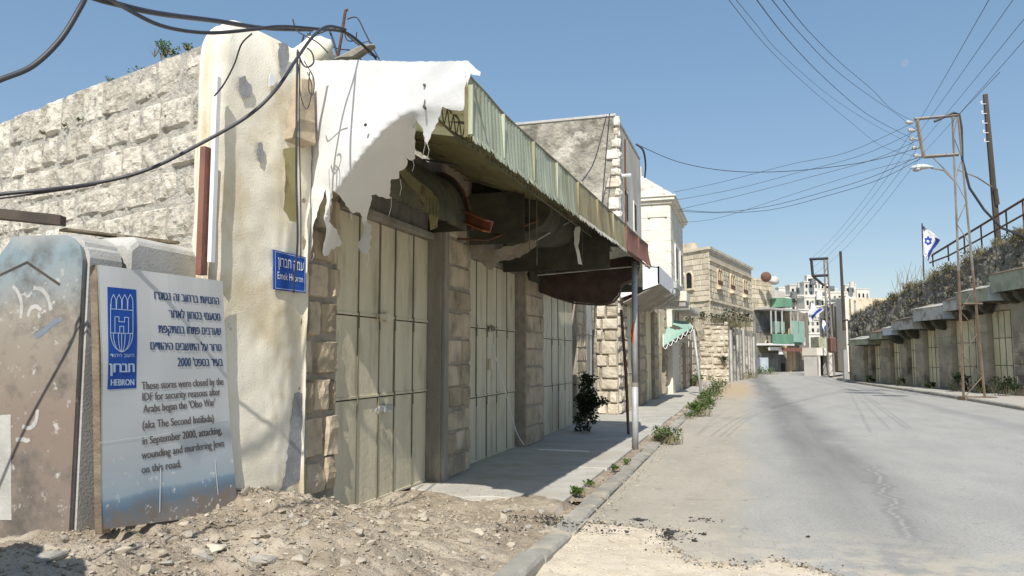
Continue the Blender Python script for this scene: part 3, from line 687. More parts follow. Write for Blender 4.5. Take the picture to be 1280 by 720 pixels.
for px, py in ((70,165), (88,158), (43,174)):
    p = FW.p(FW.u_of(px), .05, FW.z_of(px, py)); weed({70: 'largest green tuft in a joint of the limestone wall', 88: 'small tuft just right of the largest wall tuft', 43: 'tiny tuft left of the largest wall tuft'}[px], p, .05, .05, 60, 0, 'wall_tuft', 'tufts in the wall joints', .02, cat='plant')

# ================================================================ concrete blocks with mural
XB = -4.3
def yb(px): return onx(px, 445, XB).y
y0b, y1b, y2b = yb(97), yb(154), yb(277)
zt = onx(98, 290, XB).z; ztf = zt
ct = thing('painted_concrete_block', 'tall concrete block with a faded peeling mural on its front face', 'concrete block', (-5, y0b, 0))
prof = [(XB, 0), (XB, zt-.16), (XB-.03, zt-.07), (XB-.09, zt-.02), (XB-.16, zt+.01), (XB-.66, zt+.02), (XB-1.05, zt-.42), (XB-1.1, zt-.75), (XB-1.1, 0)]
MB().prism(WORLD, prof, y0b+.03, y1b-.02).build('block_body', 'concrete_light', ct, bevel=.03, seg=2)
pf = [(a+(-.012 if a > -4.5 else .012), b-(.012 if b > 1 else 0)) for a, b in prof]
MB().prism(WORLD, pf, y0b+.028-.016, y0b+.03).build('mural', 'mural', ct)
def strip(mb, fr, P, wd, n0, n1):
    P = [Vector((p[0], 0, p[1])) for p in P]
    if len(P) > 2 and len(P) < 9 and wd < .5 and fr is WORLD and len(P) != 3: P = spline(P, 4)
    L_, R_ = [], []
    for i, p in enumerate(P):
        d = (P[min(i+1, len(P)-1)]-P[max(i-1, 0)]).normalized(); w_ = wd/2*(1+.35*noise.noise(p*25)); q = Vector((-d.z, 0, d.x))*w_
        L_.append(p+q); R_.append(p-q)
    mb.prism(fr, [(p.x, p.z) for p in L_+R_[::-1]], n0, n1)
yf_ = y0b+.012
def mz(px, py): p = ony(px, py, yf_); return (p.x, p.z)
m_ = MB(); strip(m_, WORLD, [mz(-30, 358), mz(34, 328), mz(75, 356)], .018, yf_-.002, yf_); m_.build('mural_roof_line', 'dark_wood', ct)
m_ = MB(); strip(m_, WORLD, [mz(42, 360), mz(52, 362), mz(60, 372), mz(64, 388)], .03, yf_-.0015, yf_); m_.build('white_brush_stroke', 'print_grey', ct)
for q_ in ([mz(35, 396), mz(38, 387), mz(45, 383), mz(52, 388)], [mz(16, 358), mz(23, 366), mz(27, 380), mz(26, 398)], [mz(28, 533), mz(38, 535), mz(45, 526), mz(47, 512)], [mz(20, 550), mz(28, 549), mz(34, 551), mz(37, 549)]):
    strip(MB_ := MB(), WORLD, q_, .028, yf_-.0015, yf_); MB_.build('white_brush_stroke', 'print_grey', ct)
m_ = MB(); m_.prism(WORLD, [mz(-10, 520), mz(14, 518), mz(15, 650), mz(-10, 650)], yf_-.005, yf_); m_.build('white_painted_panel', 'concrete_light', ct)
m_ = MB(); strip(m_, WORLD, [mz(45, 420), mz(55, 414), mz(66, 404), mz(78, 398)], .035, yf_-.0015, yf_); m_.build('blue_brush_stroke', 'print_slate', ct)
ct = thing('grey_concrete_block', 'plain grey concrete block with chamfered top standing behind the poster', 'concrete block', (-5, y1b, 0))
z2 = onx(157, 302, XB).z
prof = [(XB, 0), (XB, z2-.05), (XB-.05, z2), (XB-.7, z2+.01), (XB-1.1, z2-.4), (XB-1.1, 0)]
y3 = y2b-.15
bot = [Vector((a, y1b+.02, b)) for a, b in prof]; mid = [Vector((a, y1b+.1, b+(.06 if b > 1 else 0))) for a, b in prof]; m2 = [Vector((a, y3, b+(.05 if b > 1 else 0))) for a, b in prof]; en = [Vector((a, y2b, b-(.28 if b > 1 else 0))) for a, b in prof]
mb = MB(); k = len(prof); mb.add(bot+mid+m2+en, [(j*k+i, j*k+(i+1) % k, (j+1)*k+(i+1) % k, (j+1)*k+i) for j in range(3) for i in range(k)]+[tuple(range(k)), tuple(3*k+i for i in range(k-1, -1, -1))])
mb.build('block_body', 'concrete_light', ct, bevel=.02)
ob = thing('broken_concrete_block', 'added unseen block out of frame, its jagged top casting shade on the rubble', 'concrete block', (-3.9, 1.9, 0))  # unseen block added to cast shade over the lower left rubble
jt = [(-4.75, .0), (-4.75, 1.75), (-4.5, 2.02), (-4.25, 1.86), (-4.1, 2.10), (-3.85, 2.04), (-3.7, 1.80), (-3.5, 1.93), (-3.3, 1.62), (-3.1, 1.25), (-2.95, .0)]
MB().prism(WORLD, jt, 1.5, 2.2).build('block_body', 'concrete_light', ob, bevel=.02)
# timbers lying on the blocks and a dark sheet edge
def plank(px0, py0, px1, py1, Y0, Y1, wd, th, lab, m='old_wood'):
    a = ony(px0, py0, Y0); b = ony(px1, py1, Y1); fr = F((a.x, a.y), (b.x-a.x, b.y-a.y)); L = (Vector((b.x-a.x, b.y-a.y, 0))).length; mb = MB(); vs = []; N = 10
    for j in range(N+1):
        t = j/N; z = a.z+(b.z-a.z)*t; w_ = wd*(1-.5*max(0, t-.85)/.15); dz = .004*noise.noise(Vector((j*1.7, 0, px0)))
        for n_, zz in ((-w_/2, 0), (w_/2, .004), (w_/2, th), (-w_/2, th*.9)): vs.append(fr.p(L*t, n_, z+zz-th/2+dz))
    mb.add(vs, [(j*4+q, j*4+(q+1) % 4, (j+1)*4+(q+1) % 4, (j+1)*4+q) for j in range(N) for q in range(4)]+[(0, 1, 2, 3), (N*4+3, N*4+2, N*4+1, N*4)])
    return tag(mb.build('timber_plank', m), lab, 'plank', 'planks lying on the concrete blocks')
plank(-60, 262, 79, 276, 4.1, 4.2, .11, .075, 'thick weathered timber lying on the painted concrete block', 'dark_wood')
plank(78, 287, 165, 298, 4.25, 4.75, .10, .02, 'thin weathered board across the tops of both concrete blocks')
plank(150, 296, 222, 304, 4.6, 5.2, .09, .025, 'short split board at the right end of the grey concrete block')
# posts beside the poster
def post(pxt, pyt, pxb, pyb, X, wd, th, m, lab, cat='post'):
    a = onx(pxb, pyb, X); b = onx(pxt, pyt, X); mb = MB(); vs = []
    for t in (0, .35, .7, 1):
        q = a+(b-a)*t; jw = wd*(1+.12*sin(t*9))
        for dy, dx in ((-jw/2, 0), (jw/2, 0), (jw/2, th), (-jw/2, th)): vs.append(q+Vector((dx, dy, 0)))
    mb.add(vs, [(j*4+p, j*4+(p+1) % 4, (j+1)*4+(p+1) % 4, (j+1)*4+p) for j in range(3) for p in range(4)]+[(0, 1, 2, 3), (15, 14, 13, 12)])
    return tag(mb.build('wooden_post', m, bevel=.004), lab, cat, 'posts holding the poster')
post(118, 332, 124, 666, -4.12, .075, .06, 'old_wood', 'grey weathered post along the left edge of the poster')
post(285, 375, 296, 640, -4.08, .07, .03, 'concrete_dirty', 'dark thin slat leaning along the right edge of the poster')
post(291, 393, 301, 640, -4.10, .05, .03, 'concrete_dirty', 'shorter slat at the outer right side of the poster')

# ================================================================ poster board with its print
pa = onx(123, 331, -4.02); pb_ = onx(277, 351.5, -3.98); pc = onx(297, 640, -3.93); pd = onx(131, 662, -3.96)
sg = thing('notice_board', 'large sun-faded white notice poster with Hebrew and English text about closed stores', 'poster', (pa+pc)/2*1.0)
sg.location = Vector(((pa.x+pc.x)/2, (pa.y+pc.y)/2, pd.z))
def bp_(s, t, off=0):                            # s along, t down the board
    p = pa*(1-s)*(1-t)+pb_*s*(1-t)+pc*s*t+pd*(1-s)*t; p = p+Vector((.012*sin(t*5+s*2)+.008*noise.noise(Vector((s*4, t*4, 0))), 0, 0)); return p+Vector((off, 0, 0))
MB().grid(lambda i, j: bp_(2*i, j) if i <= .5 else bp_(2-2*i, j, -.012), 28, 24).build('board_sheet', 'poster', sg)
def st_of(px, py):                                # invert: pixel to board s,t
    s, t = .5, .5
    for _ in range(30):
        p = bp_(s, t); r = ray(px, py); q = O3+r*((p.x-O3.x)/r.x); d = q-p
        es = (bp_(s+.01, t)-bp_(s-.01, t))/.02; et = (bp_(s, t+.01)-bp_(s, t-.01))/.02
        a, b, c, e = es.y, et.y, es.z, et.z; D = a*e-b*c
        s += (d.y*e-b*d.z)/D; t += (a*d.z-c*d.y)/D
    return s, t
def text_mesh(body, flip=False):
    cu = bpy.data.curves.new('t', 'FONT'); cu.body = body; cu.resolution_u = 3; ob = bpy.data.objects.new('t', cu); C.objects.link(ob)
    bpy.context.view_layer.update(); dg = bpy.context.evaluated_depsgraph_get(); me = bpy.data.meshes.new_from_object(ob.evaluated_get(dg))
    V = [v.co.copy() for v in me.vertices]; P = [tuple(p.vertices) for p in me.polygons]
    bpy.data.objects.remove(ob); bpy.data.meshes.remove(me); return V, P
def board_text(body, L, R, m, name='text_line', hpx=None, fn=None, off=.003, bold=.0):
    """body between board points L=(px,py of baseline left) and R, letter height hpx"""
    V, P = text_mesh(body)
    x0, x1 = min(v.x for v in V), max(v.x for v in V)
    s0, t0 = st_of(*L); s1, t1 = st_of(*R); _, th = st_of(L[0], L[1]-hpx); hh = (t0-th)/.70
    passes = [0] if not bold else [-bold, 0, bold]
    mb = MB()
    for bq in passes:
        mb.add([bp_(s0+(s1-s0)*((v.x-x0)/(x1-x0))+bq, t0+(t1-t0)*((v.x-x0)/(x1-x0))-v.y*hh, off+abs(bq)*.05) for v in V], P)
    return mb.build(name, m, sg)
heb = ['החנויות ברחוב זה נסגרו', 'מטעמי בטחון לאחר', 'שערבים פתחו במתקפת', 'טרור על התושבים היהודים', "בעיר בספט' 2000"]
def rev(s):
    w_ = s[::-1]; import re; return re.sub(r'\d+', lambda k: k.group(0)[::-1], w_)
hp_ = [((193,374),(273.5,381)), ((211,397),(275,401)), ((198,416),(276,419)), ((188,437),(276.5,439)), ((222,458),(278,457.5))]
for s_, (a, b) in zip(heb, hp_): board_text(rev(s_), a, b, 'print_navy', hpx=11, bold=.0022)
eng = ['These stores were closed by the', 'IDF for security reasons after', "Arabs began the 'Olso War'", '(aka The Second Intifada)', 'in September 2000, attacking,', 'wounding and murdering Jews', 'on this road.']
ep = [((177,487),(279,481)), ((178,501),(275,494)), ((179,516),(269,507)), ((178,536),(267,527)), ((178,556),(277,542)), ((177,574),(280,558)), ((177,592),(226,584))]
for s_, (a, b) in zip(eng, ep): board_text(s_, a, b, 'print_brown', hpx=10, bold=.0018)
def board_poly(pts, m, off, name):
    mb = MB(); mb.add([bp_(*st_of(*p), off) for p in pts], [tuple(range(len(pts)))]); return mb.build(name, m, sg)
def bgrid(tl, tr, br, bl, m, off, name):
    a, b, c, d = [Vector(st_of(*q)) for q in (tl, tr, br, bl)]
    return MB().grid(lambda i, j: bp_(*((a*(1-i)+b*i)*(1-j)+(d*(1-i)+c*i)*j), off), 5, 8).build(name, m, sg)
bgrid((134,358.5), (170,362), (170,485), (134,487), 'sign_blue', .002, 'blue_panel')
def line(P, wd=.9, m='print_light_blue', name='emblem_line', off=.0045):
    mb = MB(); P = [Vector(p) for p in P]
    for a, b in zip(P, P[1:]):
        d = (b-a).normalized(); q = Vector((-d.y, d.x))*wd/2; e = d*wd*.3
        mb.add([bp_(*st_of(*p), off) for p in (a+q-e, b+q+e, b-q+e, a-q-e)], [(0, 1, 2, 3)])
    return mb.build(name, m, sg)
cx, cy = 151.5, 405
line([(137.5,380)]+[(137.5,415)]+[(cx-14*cos(t), 415+24*sin(t)) for t in [i*pi/12 for i in range(13)]]+[(165.5,380)])
for k_ in (.3, .75): line([(cx-14*k_, 417)]+[(cx-14*k_*cos(t*.5*pi), 417+23*sin(t*.5*pi)) for t in [i/5 for i in range(6)]]); line([(cx+14*k_, 417)]+[(cx+14*k_*cos(t*.5*pi), 417+23*sin(t*.5*pi)) for t in [i/5 for i in range(6)]])
line([(138,416), (165,417)]); line([(138,386), (165,388)]); line([(cx-.2, 417), (cx-.2, 440)])
line([(143,417), (143,396), (148,396), (148,402), (155,402.5), (155,396.5), (160,397), (160,417)]); line([(149,417), (149,408), (154,408), (154,417)])
for q in range(4):
    xx = 138+q*7
    line([(xx, 386), (xx+.4, 374), (xx+3.2, 368), (xx+6.2, 374.5), (xx+6.6, 387)])
board_text(rev('הישוב היהודי'), (137,446.5), (167,446.5), 'print_light_blue', hpx=5, off=.0045, name='emblem_text')
board_text(rev('חברון'), (136.5,465.5), (167,465), 'print_light_blue', hpx=13, off=.0045, name='emblem_text', bold=.004)
board_text('HEBRON', (138,482), (167,481.5), 'print_light_blue', hpx=8, off=.0045, name='emblem_text', bold=.002)
line([(124,553), (200,543), (284,524)], .8, 'print_white', 'crease', .004)
line([(200,585), (199,640)], 1.2, 'print_white', 'tear', .004); line([(268,575), (272,618)], 1, 'print_white', 'tear', .004)

# ================================================================ plastered pillar
pl = thing('plastered_pillar', 'cream plastered pillar with rounded top and grey patches', 'pillar', (-4.3, 5.5, 0))
pR = onx(381, 445, -3.9); pM = onx(266, 445, -4.05); pL = onx(232, 445, -4.95)
NA = 44; NZ = 60
loop = []                                           # plan outline seen from above, right corner to left corner, then back
def pillar_ring(z):
    H = 4.42; pts = []
    a = Vector((pR.x, pR.y)); b = Vector((pM.x, pM.y)); c = Vector((pL.x, pL.y))
    ctrl = [(a.x-.7, a.y+.05), (a.x-.03, a.y), (a.x, a.y-.07), (a.x-.01, a.y-.3), ((a.x+b.x)/2+.03, (a.y+b.y)/2), (b.x+.03, b.y+.16), (b.x, b.y+.03), (b.x-.06, b.y-.02),
            (b.x-.16, b.y+.05), (b.x-.22, b.y+.13), (b.x-.28, b.y+.07), ((b.x+c.x)/2-.05, (b.y+c.y)/2-.03), (c.x+.1, c.y-.02), (c.x, c.y+.05), (c.x-.02, c.y+.5), (c.x+.3, a.y+.5), (a.x-.7, a.y+.4)]
    return ctrl
def pil(i, j):
    ctrl = pillar_ring(0); m2 = len(ctrl); t = i*m2; k = int(t) % m2; f = t-int(t)
    P = [Vector(ctrl[(k+q) % m2]) for q in (-1, 0, 1, 2)]
    q = .5*((2*P[1])+(P[2]-P[0])*f+(2*P[0]-5*P[1]+4*P[2]-P[3])*f*f+(3*P[1]-P[0]-3*P[2]+P[3])*f**3)
    cen = Vector(((pR.x+pL.x)/2-.1, (pR.y+pL.y)/2+.25)); zc = PT-.55
    if j < .86: z = zc*j/.86; s = 1
    else:
        a = (j-.86)/.14*pi/2; z = zc+(PT-zc)*sin(a); s = max(.001, cos(a))**.55
    q = cen+(q-cen)*s
    nn = (q-cen).normalized()*(.018*noise.noise(Vector((q.x*3, q.y*3, z*2)))+.010*noise.noise(Vector((q.x*11, q.y*11, z*9))))
    fl = .05*smooth((.7-z)/.5)
    return Vector((q.x+nn.x*(1+0)+fl*.3, q.y+nn.y, z))
PT = onx(300, 22, -4.25).z
mb = MB().grid(lambda i, j: pil(i, j), 170, 110); mb.build('plaster_body', 'plaster', pl, smooth=True)
# exposed grey plaster patches
def patch(pts, X, m, name, parent, fr=None, seed=1, off=.014):
    a = Vector((pM.x, pM.y)); b = Vector((pR.x, pR.y))
    def to3(x, y):
        p = onpl(x, y, a, b); n = Vector((b.y-a.y, -(b.x-a.x), 0)).normalized(); t = (p.xy-a).length/(b-a).length; return p+n*(off+.035*sin(max(0, min(1, t))*pi))
    fill(jag(pts, 1.2, 4, seed), to3, 5).build(name, m, parent, thick=-.006)
patch([(366,492), (380,490), (381,575), (374,598), (347,612), (353,585), (358,540)], 0, 'plaster_grey', 'plaster_patch', pl)
patch([(296,98), (303,95), (311,112), (309,122), (299,124), (295,112)], 0, 'plaster_grey', 'plaster_patch', pl, seed=2)
patch([(317,180), (322,178), (325,195), (322,205), (317,200)], 0, 'plaster_grey', 'plaster_patch', pl, seed=3)
patch([(343,55), (354,56), (357,70), (352,90), (346,100), (344,78)], 0, 'plaster_grey', 'plaster_patch', pl, seed=4)
patch([(333,93), (340,100), (337,108), (331,109)], 0, 'print_white', 'plaster_chip', pl, seed=4)
# stone bracket at its right top
bA = onx(343, 190, -3.92); 
FP = F((pM.x, pM.y), (pR.x-pM.x, pR.y-pM.y)); 
ub0, ub1 = FP.u_of(344), FP.u_of(372)
mb = MB(); zb0, zb1 = FP.z_of(350, 176), FP.z_of(350, 92)
mb.hull3([FP.p(ub0, .0, zb0), FP.p(ub1-.02, .0, zb0), FP.p(ub1, .16, zb0+.02), FP.p(ub0+.02, .16, zb0+.02)], [FP.p(ub0+.10, 0, zb1), FP.p(ub1, 0, zb1+.05), FP.p(ub1+.02, .10, zb1+.05), FP.p(ub0+.13, .10, zb1)])
mb.build('stone_bracket', 'pier_stone', pl, bevel=.012)
# white conduit and maroon frame in the groove
a = onx(262, 97, -4.06); b = onx(264, 330, -4.06)
tag(MB().box(F((a.x, a.y), (0, 1), (1, 0)), -.012, .035, .05, .085, b.z, a.z).build('conduit', 'white_fascia'), 'white cable conduit strip running up the pillar', 'conduit')
a = onx(254, 186, -4.10)
tag(MB().box(F((a.x, a.y), (0, 1), (1, 0)), -.06, .015, .02, .07, b.z-.1, a.z).build('maroon_post', 'valance_maroon'), 'maroon painted steel post beside the white conduit', 'post')
# street name plate
q = [onpl(px, py, (-4.03, 5.2), (-3.86, 6.2)) for px, py in ((337,312.5), (377.5,322), (377,366.5), (337.5,362))]
ss = thing('street_sign', 'small blue street name plate with white Hebrew and English lettering', 'sign', q[3])
nS = (q[1]-q[0]).cross(q[3]-q[0]).normalized(); nS = nS if nS.x > 0 else -nS
def sp_(s, t, o=0): return q[0]*(1-s)*(1-t)+q[1]*s*(1-t)+q[2]*s*t+q[3]*(1-s)*t+nS*(o+.035)
mb = MB().add([sp_(s, t, o) for o in (0, .012) for s, t in ((0,0), (1,0), (1,1), (0,1))], [(0,1,2,3), (4,5,6,7), (0,1,5,4), (1,2,6,5), (2,3,7,6), (3,0,4,7)]); mb.build('plate', 'sign_blue', ss)
mb = MB()
for (a0, b0, a1, b1) in ((.03,.03,.97,.045), (.03,.955,.97,.97), (.03,.045,.045,.955), (.955,.045,.97,.955)): mb.add([sp_(a0,b0,.015), sp_(a1,b0,.015), sp_(a1,b1,.015), sp_(a0,b1,.015)], [(0,1,2,3)])
mb.build('border', 'print_light_blue', ss)
for body, (a0, a1), bl, hh, m in ((rev('עמק חברון'), (.12, .92), .40, .27, 'print_white'), ('Emek Hebron', (.10, .90), .72, .19, 'print_white')):
    V, P = text_mesh(body); x0, x1 = min(v.x for v in V), max(v.x for v in V)
    MB().add([sp_(a0+(a1-a0)*(v.x-x0)/(x1-x0), bl-v.y*hh/.7, .016) for v in V], P).build('lettering', m, ss)

# ================================================================ SHOP ROW, left
sh = thing('shop_row', 'single-storey stone shop row with shuttered olive steel doors and recessed stone piers', 'building', (-4.2, 12, 0))
def yf(px, X=-3.97): return onx(px, 445, X).y
PJ = .22                                            # piers stand this far in front of the doors
holes = []
FP2 = F((-3.97, 0), (0, 1), (1, 0))
def shop_door(fr, n, u0, u1, z0, z1, cols, rows, m='shop_paint', parent=sh, name='shop_door', detail=True, rib=.02, gap=.008):
    d = thing(name, None, None, (0, 0, 0)); d.location = fr.p((u0+u1)/2, n, z0)-parent_origin(parent); d.parent = parent
    MB().box(fr, u0, u1, n-.05, n-.02, z0, z1).build('door_back', 'dark_gap', d)
    for i in range(len(cols)-1):
        a, b = u0+(u1-u0)*cols[i], u0+(u1-u0)*cols[i+1]; centre = abs(cols[i+1]-.42) < .001
        for j in range(len(rows)-1):
            za, zb = z0+(z1-z0)*rows[j], z0+(z1-z0)*rows[j+1]
            dn = random.uniform(-.006, .006); g = gap
            mb = MB(); mb.box(fr, a+g, b-g, n-.02, n+dn, za+g*.8, zb-g*.8)
            if detail:
                mb.box(fr, a+g+.004, a+g+rib, n+dn-.001, n+dn+.003, za+g, zb-g)
                mb.box(fr, a+g, b-g, n+dn-.002, n+dn+.012, za+.008, za+.035)
            mb.build('door_panel', m, d, bevel=.003 if detail else 0)
    if detail:
        for c in cols[1:-1]:  # dark bars stand in for the shadowed gaps between door panels
            uu = u0+(u1-u0)*c; wd_ = .006 if abs(c-.5) > .12 else .012
            MB().box(fr, uu-wd_*(gap/.008)**.5, uu+wd_*(gap/.008)**.5, n-.01, n+.0105, z0, z1).build('seam_shadow', 'shop_paint_dark', d)
        for c in cols[1:-1]:
            for r_ in rows[1:-1]:
                zz = z0+(z1-z0)*r_; uu = u0+(u1-u0)*c
                MB().tube([fr.p(uu, n+.014, zz-.13), fr.p(uu, n+.014, zz+.05)], .009, 6).build('hinge', 'shop_paint_dark', d)
    return d
Z0 = .055
z1d = onx(475, 279, -3.97).z
a1, b1_ = yf(419), yf(533.5)
rows = [0, (onx(475, 496, -3.97).z-Z0)/(z1d-Z0), (onx(475, 398, -3.97).z-Z0)/(z1d-Z0), 1]
cols = [(yf(p)-a1)/(b1_-a1) for p in (419, 446.5, 473, 492.5, 515.5, 533.5)]
d1 = shop_door(FP2, 0, a1, b1_, Z0, z1d, cols, rows)
def latch(fr, u, z, n, parent, m='shop_paint_dark'):
    mb = MB().box(fr, u-.02, u+.30, n+.014, n+.036, z-.035, z+.03).box(fr, u+.10, u+.20, n+.03, n+.045, z-.05, z+.045)
    mb.tube([fr.p(u-.08, n+.02, z), fr.p(u-.08, n+.06, z), fr.p(u-.08, n+.06, z-.07)], .008, 6)
    mb.tube([fr.p(u-.10+.03*cos(t), n+.045, z-.02+.035*sin(t)) for t in [k*pi/5 for k in range(11)]], .006, 5)
    mb.build('bolt', m, parent, bevel=.003)
uc = yf(473)
for py in (395, 511): latch(FP2, uc, onx(470, py, -3.97).z, 0, d1, 'galvanised' if py > 400 else 'shop_paint')
a2, b2 = 10.15, yf(643.5)
cols = [0]+[(yf(p)-a2)/(b2-a2) for p in (595, 608, 620, 633)]+[1]
z2d = z1d-.04
rows2 = [0, (onx(616, 494, -3.97).z-Z0)/(z2d-Z0), (onx(616, 412, -3.97).z-Z0)/(z2d-Z0), 1]
d2 = shop_door(FP2, 0, a2, b2, Z0, z2d, cols, rows2)
latch(FP2, yf(609), onx(609, 410, -3.97).z, 0, d2); MB().box(FP2, yf(611)-.06, yf(611)+.05, .015, .06, onx(611, 462, -3.97).z, onx(611, 449, -3.97).z).build('lock_box', 'shop_paint', d2)
a3, b3 = 14.9, yf(715.5); z3d = onx(700, 373, -3.97).z
cols = [0]+[(yf(p)-a3)/(b3-a3) for p in (689.5, 697.5, 705.5)]+[1]
d3 = shop_door(FP2, 0, a3, b3, Z0, z3d, cols, [0, .34, .68, 1])
a4, b4 = yf(727.5), 19.95
d4 = shop_door(FP2, 0, a4, b4, Z0, 3.3, [0, .34, .67, 1], [0, .33, .66, 1], m='white_door_paint')
# piers (each with its own dressed stones)
def pier(u0, u1, z1=4.25, ch=.33, mm='pier_stone', mort='pier_mortar', n1=PJ, retm=None):
    MB().box(FP2, u0, u1, -.3, n1-.02, 0, z1).build('pier_core', mort, sh, bevel=.01)
    masonry(sh, FP2, u0, u1, Z0, z1, n1, ch, (.32, .62), mm, .007, .012, 5, 4, lip=.022, depth=.03)
rg = random.Random(3)
MB().box(FP2, pR.y-.5, a1-.02, -.5, .012, 0, 4.2).build('pier_core', 'pier_mortar', sh)
masonry(sh, FP2, pR.y-.15, a1-.015, 0, 4.0, .045, .36, (.26, .45), 'pier_stone', .006, .03, 7, 6, lip=.03, depth=.08)
pier(b1_+.03, 10.12)
pier(b2+.03, 14.15); 
MB().box(FP2, 14.1, 14.9, -.3, -.035, 0, 4.0).build('jamb', 'pier_mortar', sh)
MB().box(FP2, b3, a4, -.3, .10, 0, 4.0).build('jamb', 'concrete_dirty', sh)
masonry(sh, FP2, b3+.02, a4-.02, Z0, 3.6, .125, .3, (.2, .4), 'pier_stone', .008, .014, 4, 3, lip=.02, depth=.03)
# concrete face on the near return of the pier, lintels and wall over the doors
MB().box(FP2, b1_+.005, b1_+.03, -.05, PJ-.03, 0, 4.2).build('pier_return', 'concrete_dirty', sh, bevel=.006)
MB().box(FP2, b1_+.03, b1_+.16, PJ-.05, PJ+.022, .05, 4.0).build('pier_edge', 'concrete_dirty', sh, bevel=.01)
for u0, u1, z in ((a1-.02, b1_+.02, z1d), (a2-.1, b2+.02, z2d), (a3-.1, b3+.02, z3d), (a4-.02, b4, 3.3)):
    MB().box(FP2, u0, u1, -.4, -.02 if u0 > 8 else -.01, z, 4.2).build('upper_wall', 'concrete_dirty', sh)
    MB().box(FP2, u0+.02, u1-.02, -.015, .05 if u0 > 8 else .10, z+.005, z+.09).build('lintel', 'concrete_dirty', sh, bevel=.01)
MB().box(FP2, 8.6, 19.9, -6.5, -.25, 4.16, 4.3).build('roof', 'concrete_dirty', sh)
MB().box(FP2, 8.6, 19.9, -6.5, -6.2, 0, 4.2).build('rear_wall', 'concrete_dirty', sh)
MB().box(FP2, 8.6, 8.8, -6.5, -.45, 0, 4.15).build('side_wall', 'concrete_dirty', sh)

# ribbed tin hood over the first door
hd = thing('tin_hood', 'dark ribbed tin hood curving out over the first shop door', 'hood', (-3.8, 8, z1d+.1))
zh0 = z1d+.10; uh0, uh1 = a1+.15, b1_-.02
def hood(i, j):
    u = uh0+(uh1-uh0)*i; t = j*pi/2; R_ = .82
    return FP2.p(u, .12+.42*cos(t)+.03*(1 if int(i*44) % 2 else -1), zh0+.70*sin(t))
MB().grid(hood, 44, 12).build('ribbed_sheet', 'tin_dark', hd, thick=.004)
for uu, m in ((uh1+.02, 'roof_film'),):
    mb = MB(); P = [(0, zh0)]+[(.12+.50*cos(t), zh0+.78*sin(t)) for t in [k*pi/2/10 for k in range(11)]]+[(0, zh0+.78)]
    mb.add([FP2.p(uu, a, b) for a, b in P], [tuple(range(len(P)))]); mb.build('end_plate', 'canvas_dark', hd, thick=.01)
    MB().tube([FP2.p(uu-.02, .12+.50*cos(t), zh0+.78*sin(t)) for t in [k*pi/2/12 for k in range(13)]], .02, 6).build('rim_bar', 'rusty_iron', hd)
# pale torn liner sheet hanging at the far end of the hood
q0 = FP2.p(uh1-.1, .05, zh0)
fr_ = F((q0.x, q0.y), (0, 1), (1, 0))
fill(jag([(503,208), (515,220), (535,235), (547,248), (549,264), (547,284), (538,288), (536,266), (524,246), (508,228), (499,216)], .8, 5, 3), lambda x, y: onx(x, y, -3.42), 6).build('torn_liner', 'roof_film', hd)

# ================================================================ long awning with three coloured lengths
E0 = onx(586, 97, -1.97); E1 = Vector((-1.75, 14.2, 0))
aw = thing('street_awning', 'long sheet-metal awning with scalloped valance, green then rusty then maroon', 'awning', (-2.8, 9.5, 3.3))
FA = F((E0.x, E0.y), (E1.x-E0.x, E1.y-E0.y), (1, 0)); FA.n = Vector((FA.u.y, -FA.u.x, 0)); LA = (Vector((E1.x, E1.y, 0))-Vector((E0.x, E0.y, 0))).length
def AZ(px, py): return FA.u_of(px), FA.z_of(px, py)
tp = [AZ(*p) for p in ((588,97), (626,128), (665,172), (722,232), (783,290), (812,309))]
bt = [AZ(*p) for p in ((580,140), (626,186), (665,224), (722,276), (783,319), (812,328))]
zt_ = sum(z for _, z in tp[1:5])/4; zb_ = sum(z for _, z in bt[1:5])/4
print('AWN', [round(z, 2) for _, z in tp], [round(z, 2) for _, z in bt], round(LA, 2), [round(u, 2) for u, _ in tp])
def az_top(u): return zt_+.012*noise.noise(Vector((u*1.3, 0, 0)))+(.05*smooth((.8-u)/.8))
def az_bot(u): return zb_+.02*noise.noise(Vector((u*1.7, 5, 0)))
uG, uM = FA.u_of(722), FA.u_of(783)
seams = [0, FA.u_of(626), FA.u_of(665), FA.u_of(695), uG, (uG*2+uM)/3, (uG+uM*2)/3, uM-.04, uM+.02, (uM+LA)/2, LA]
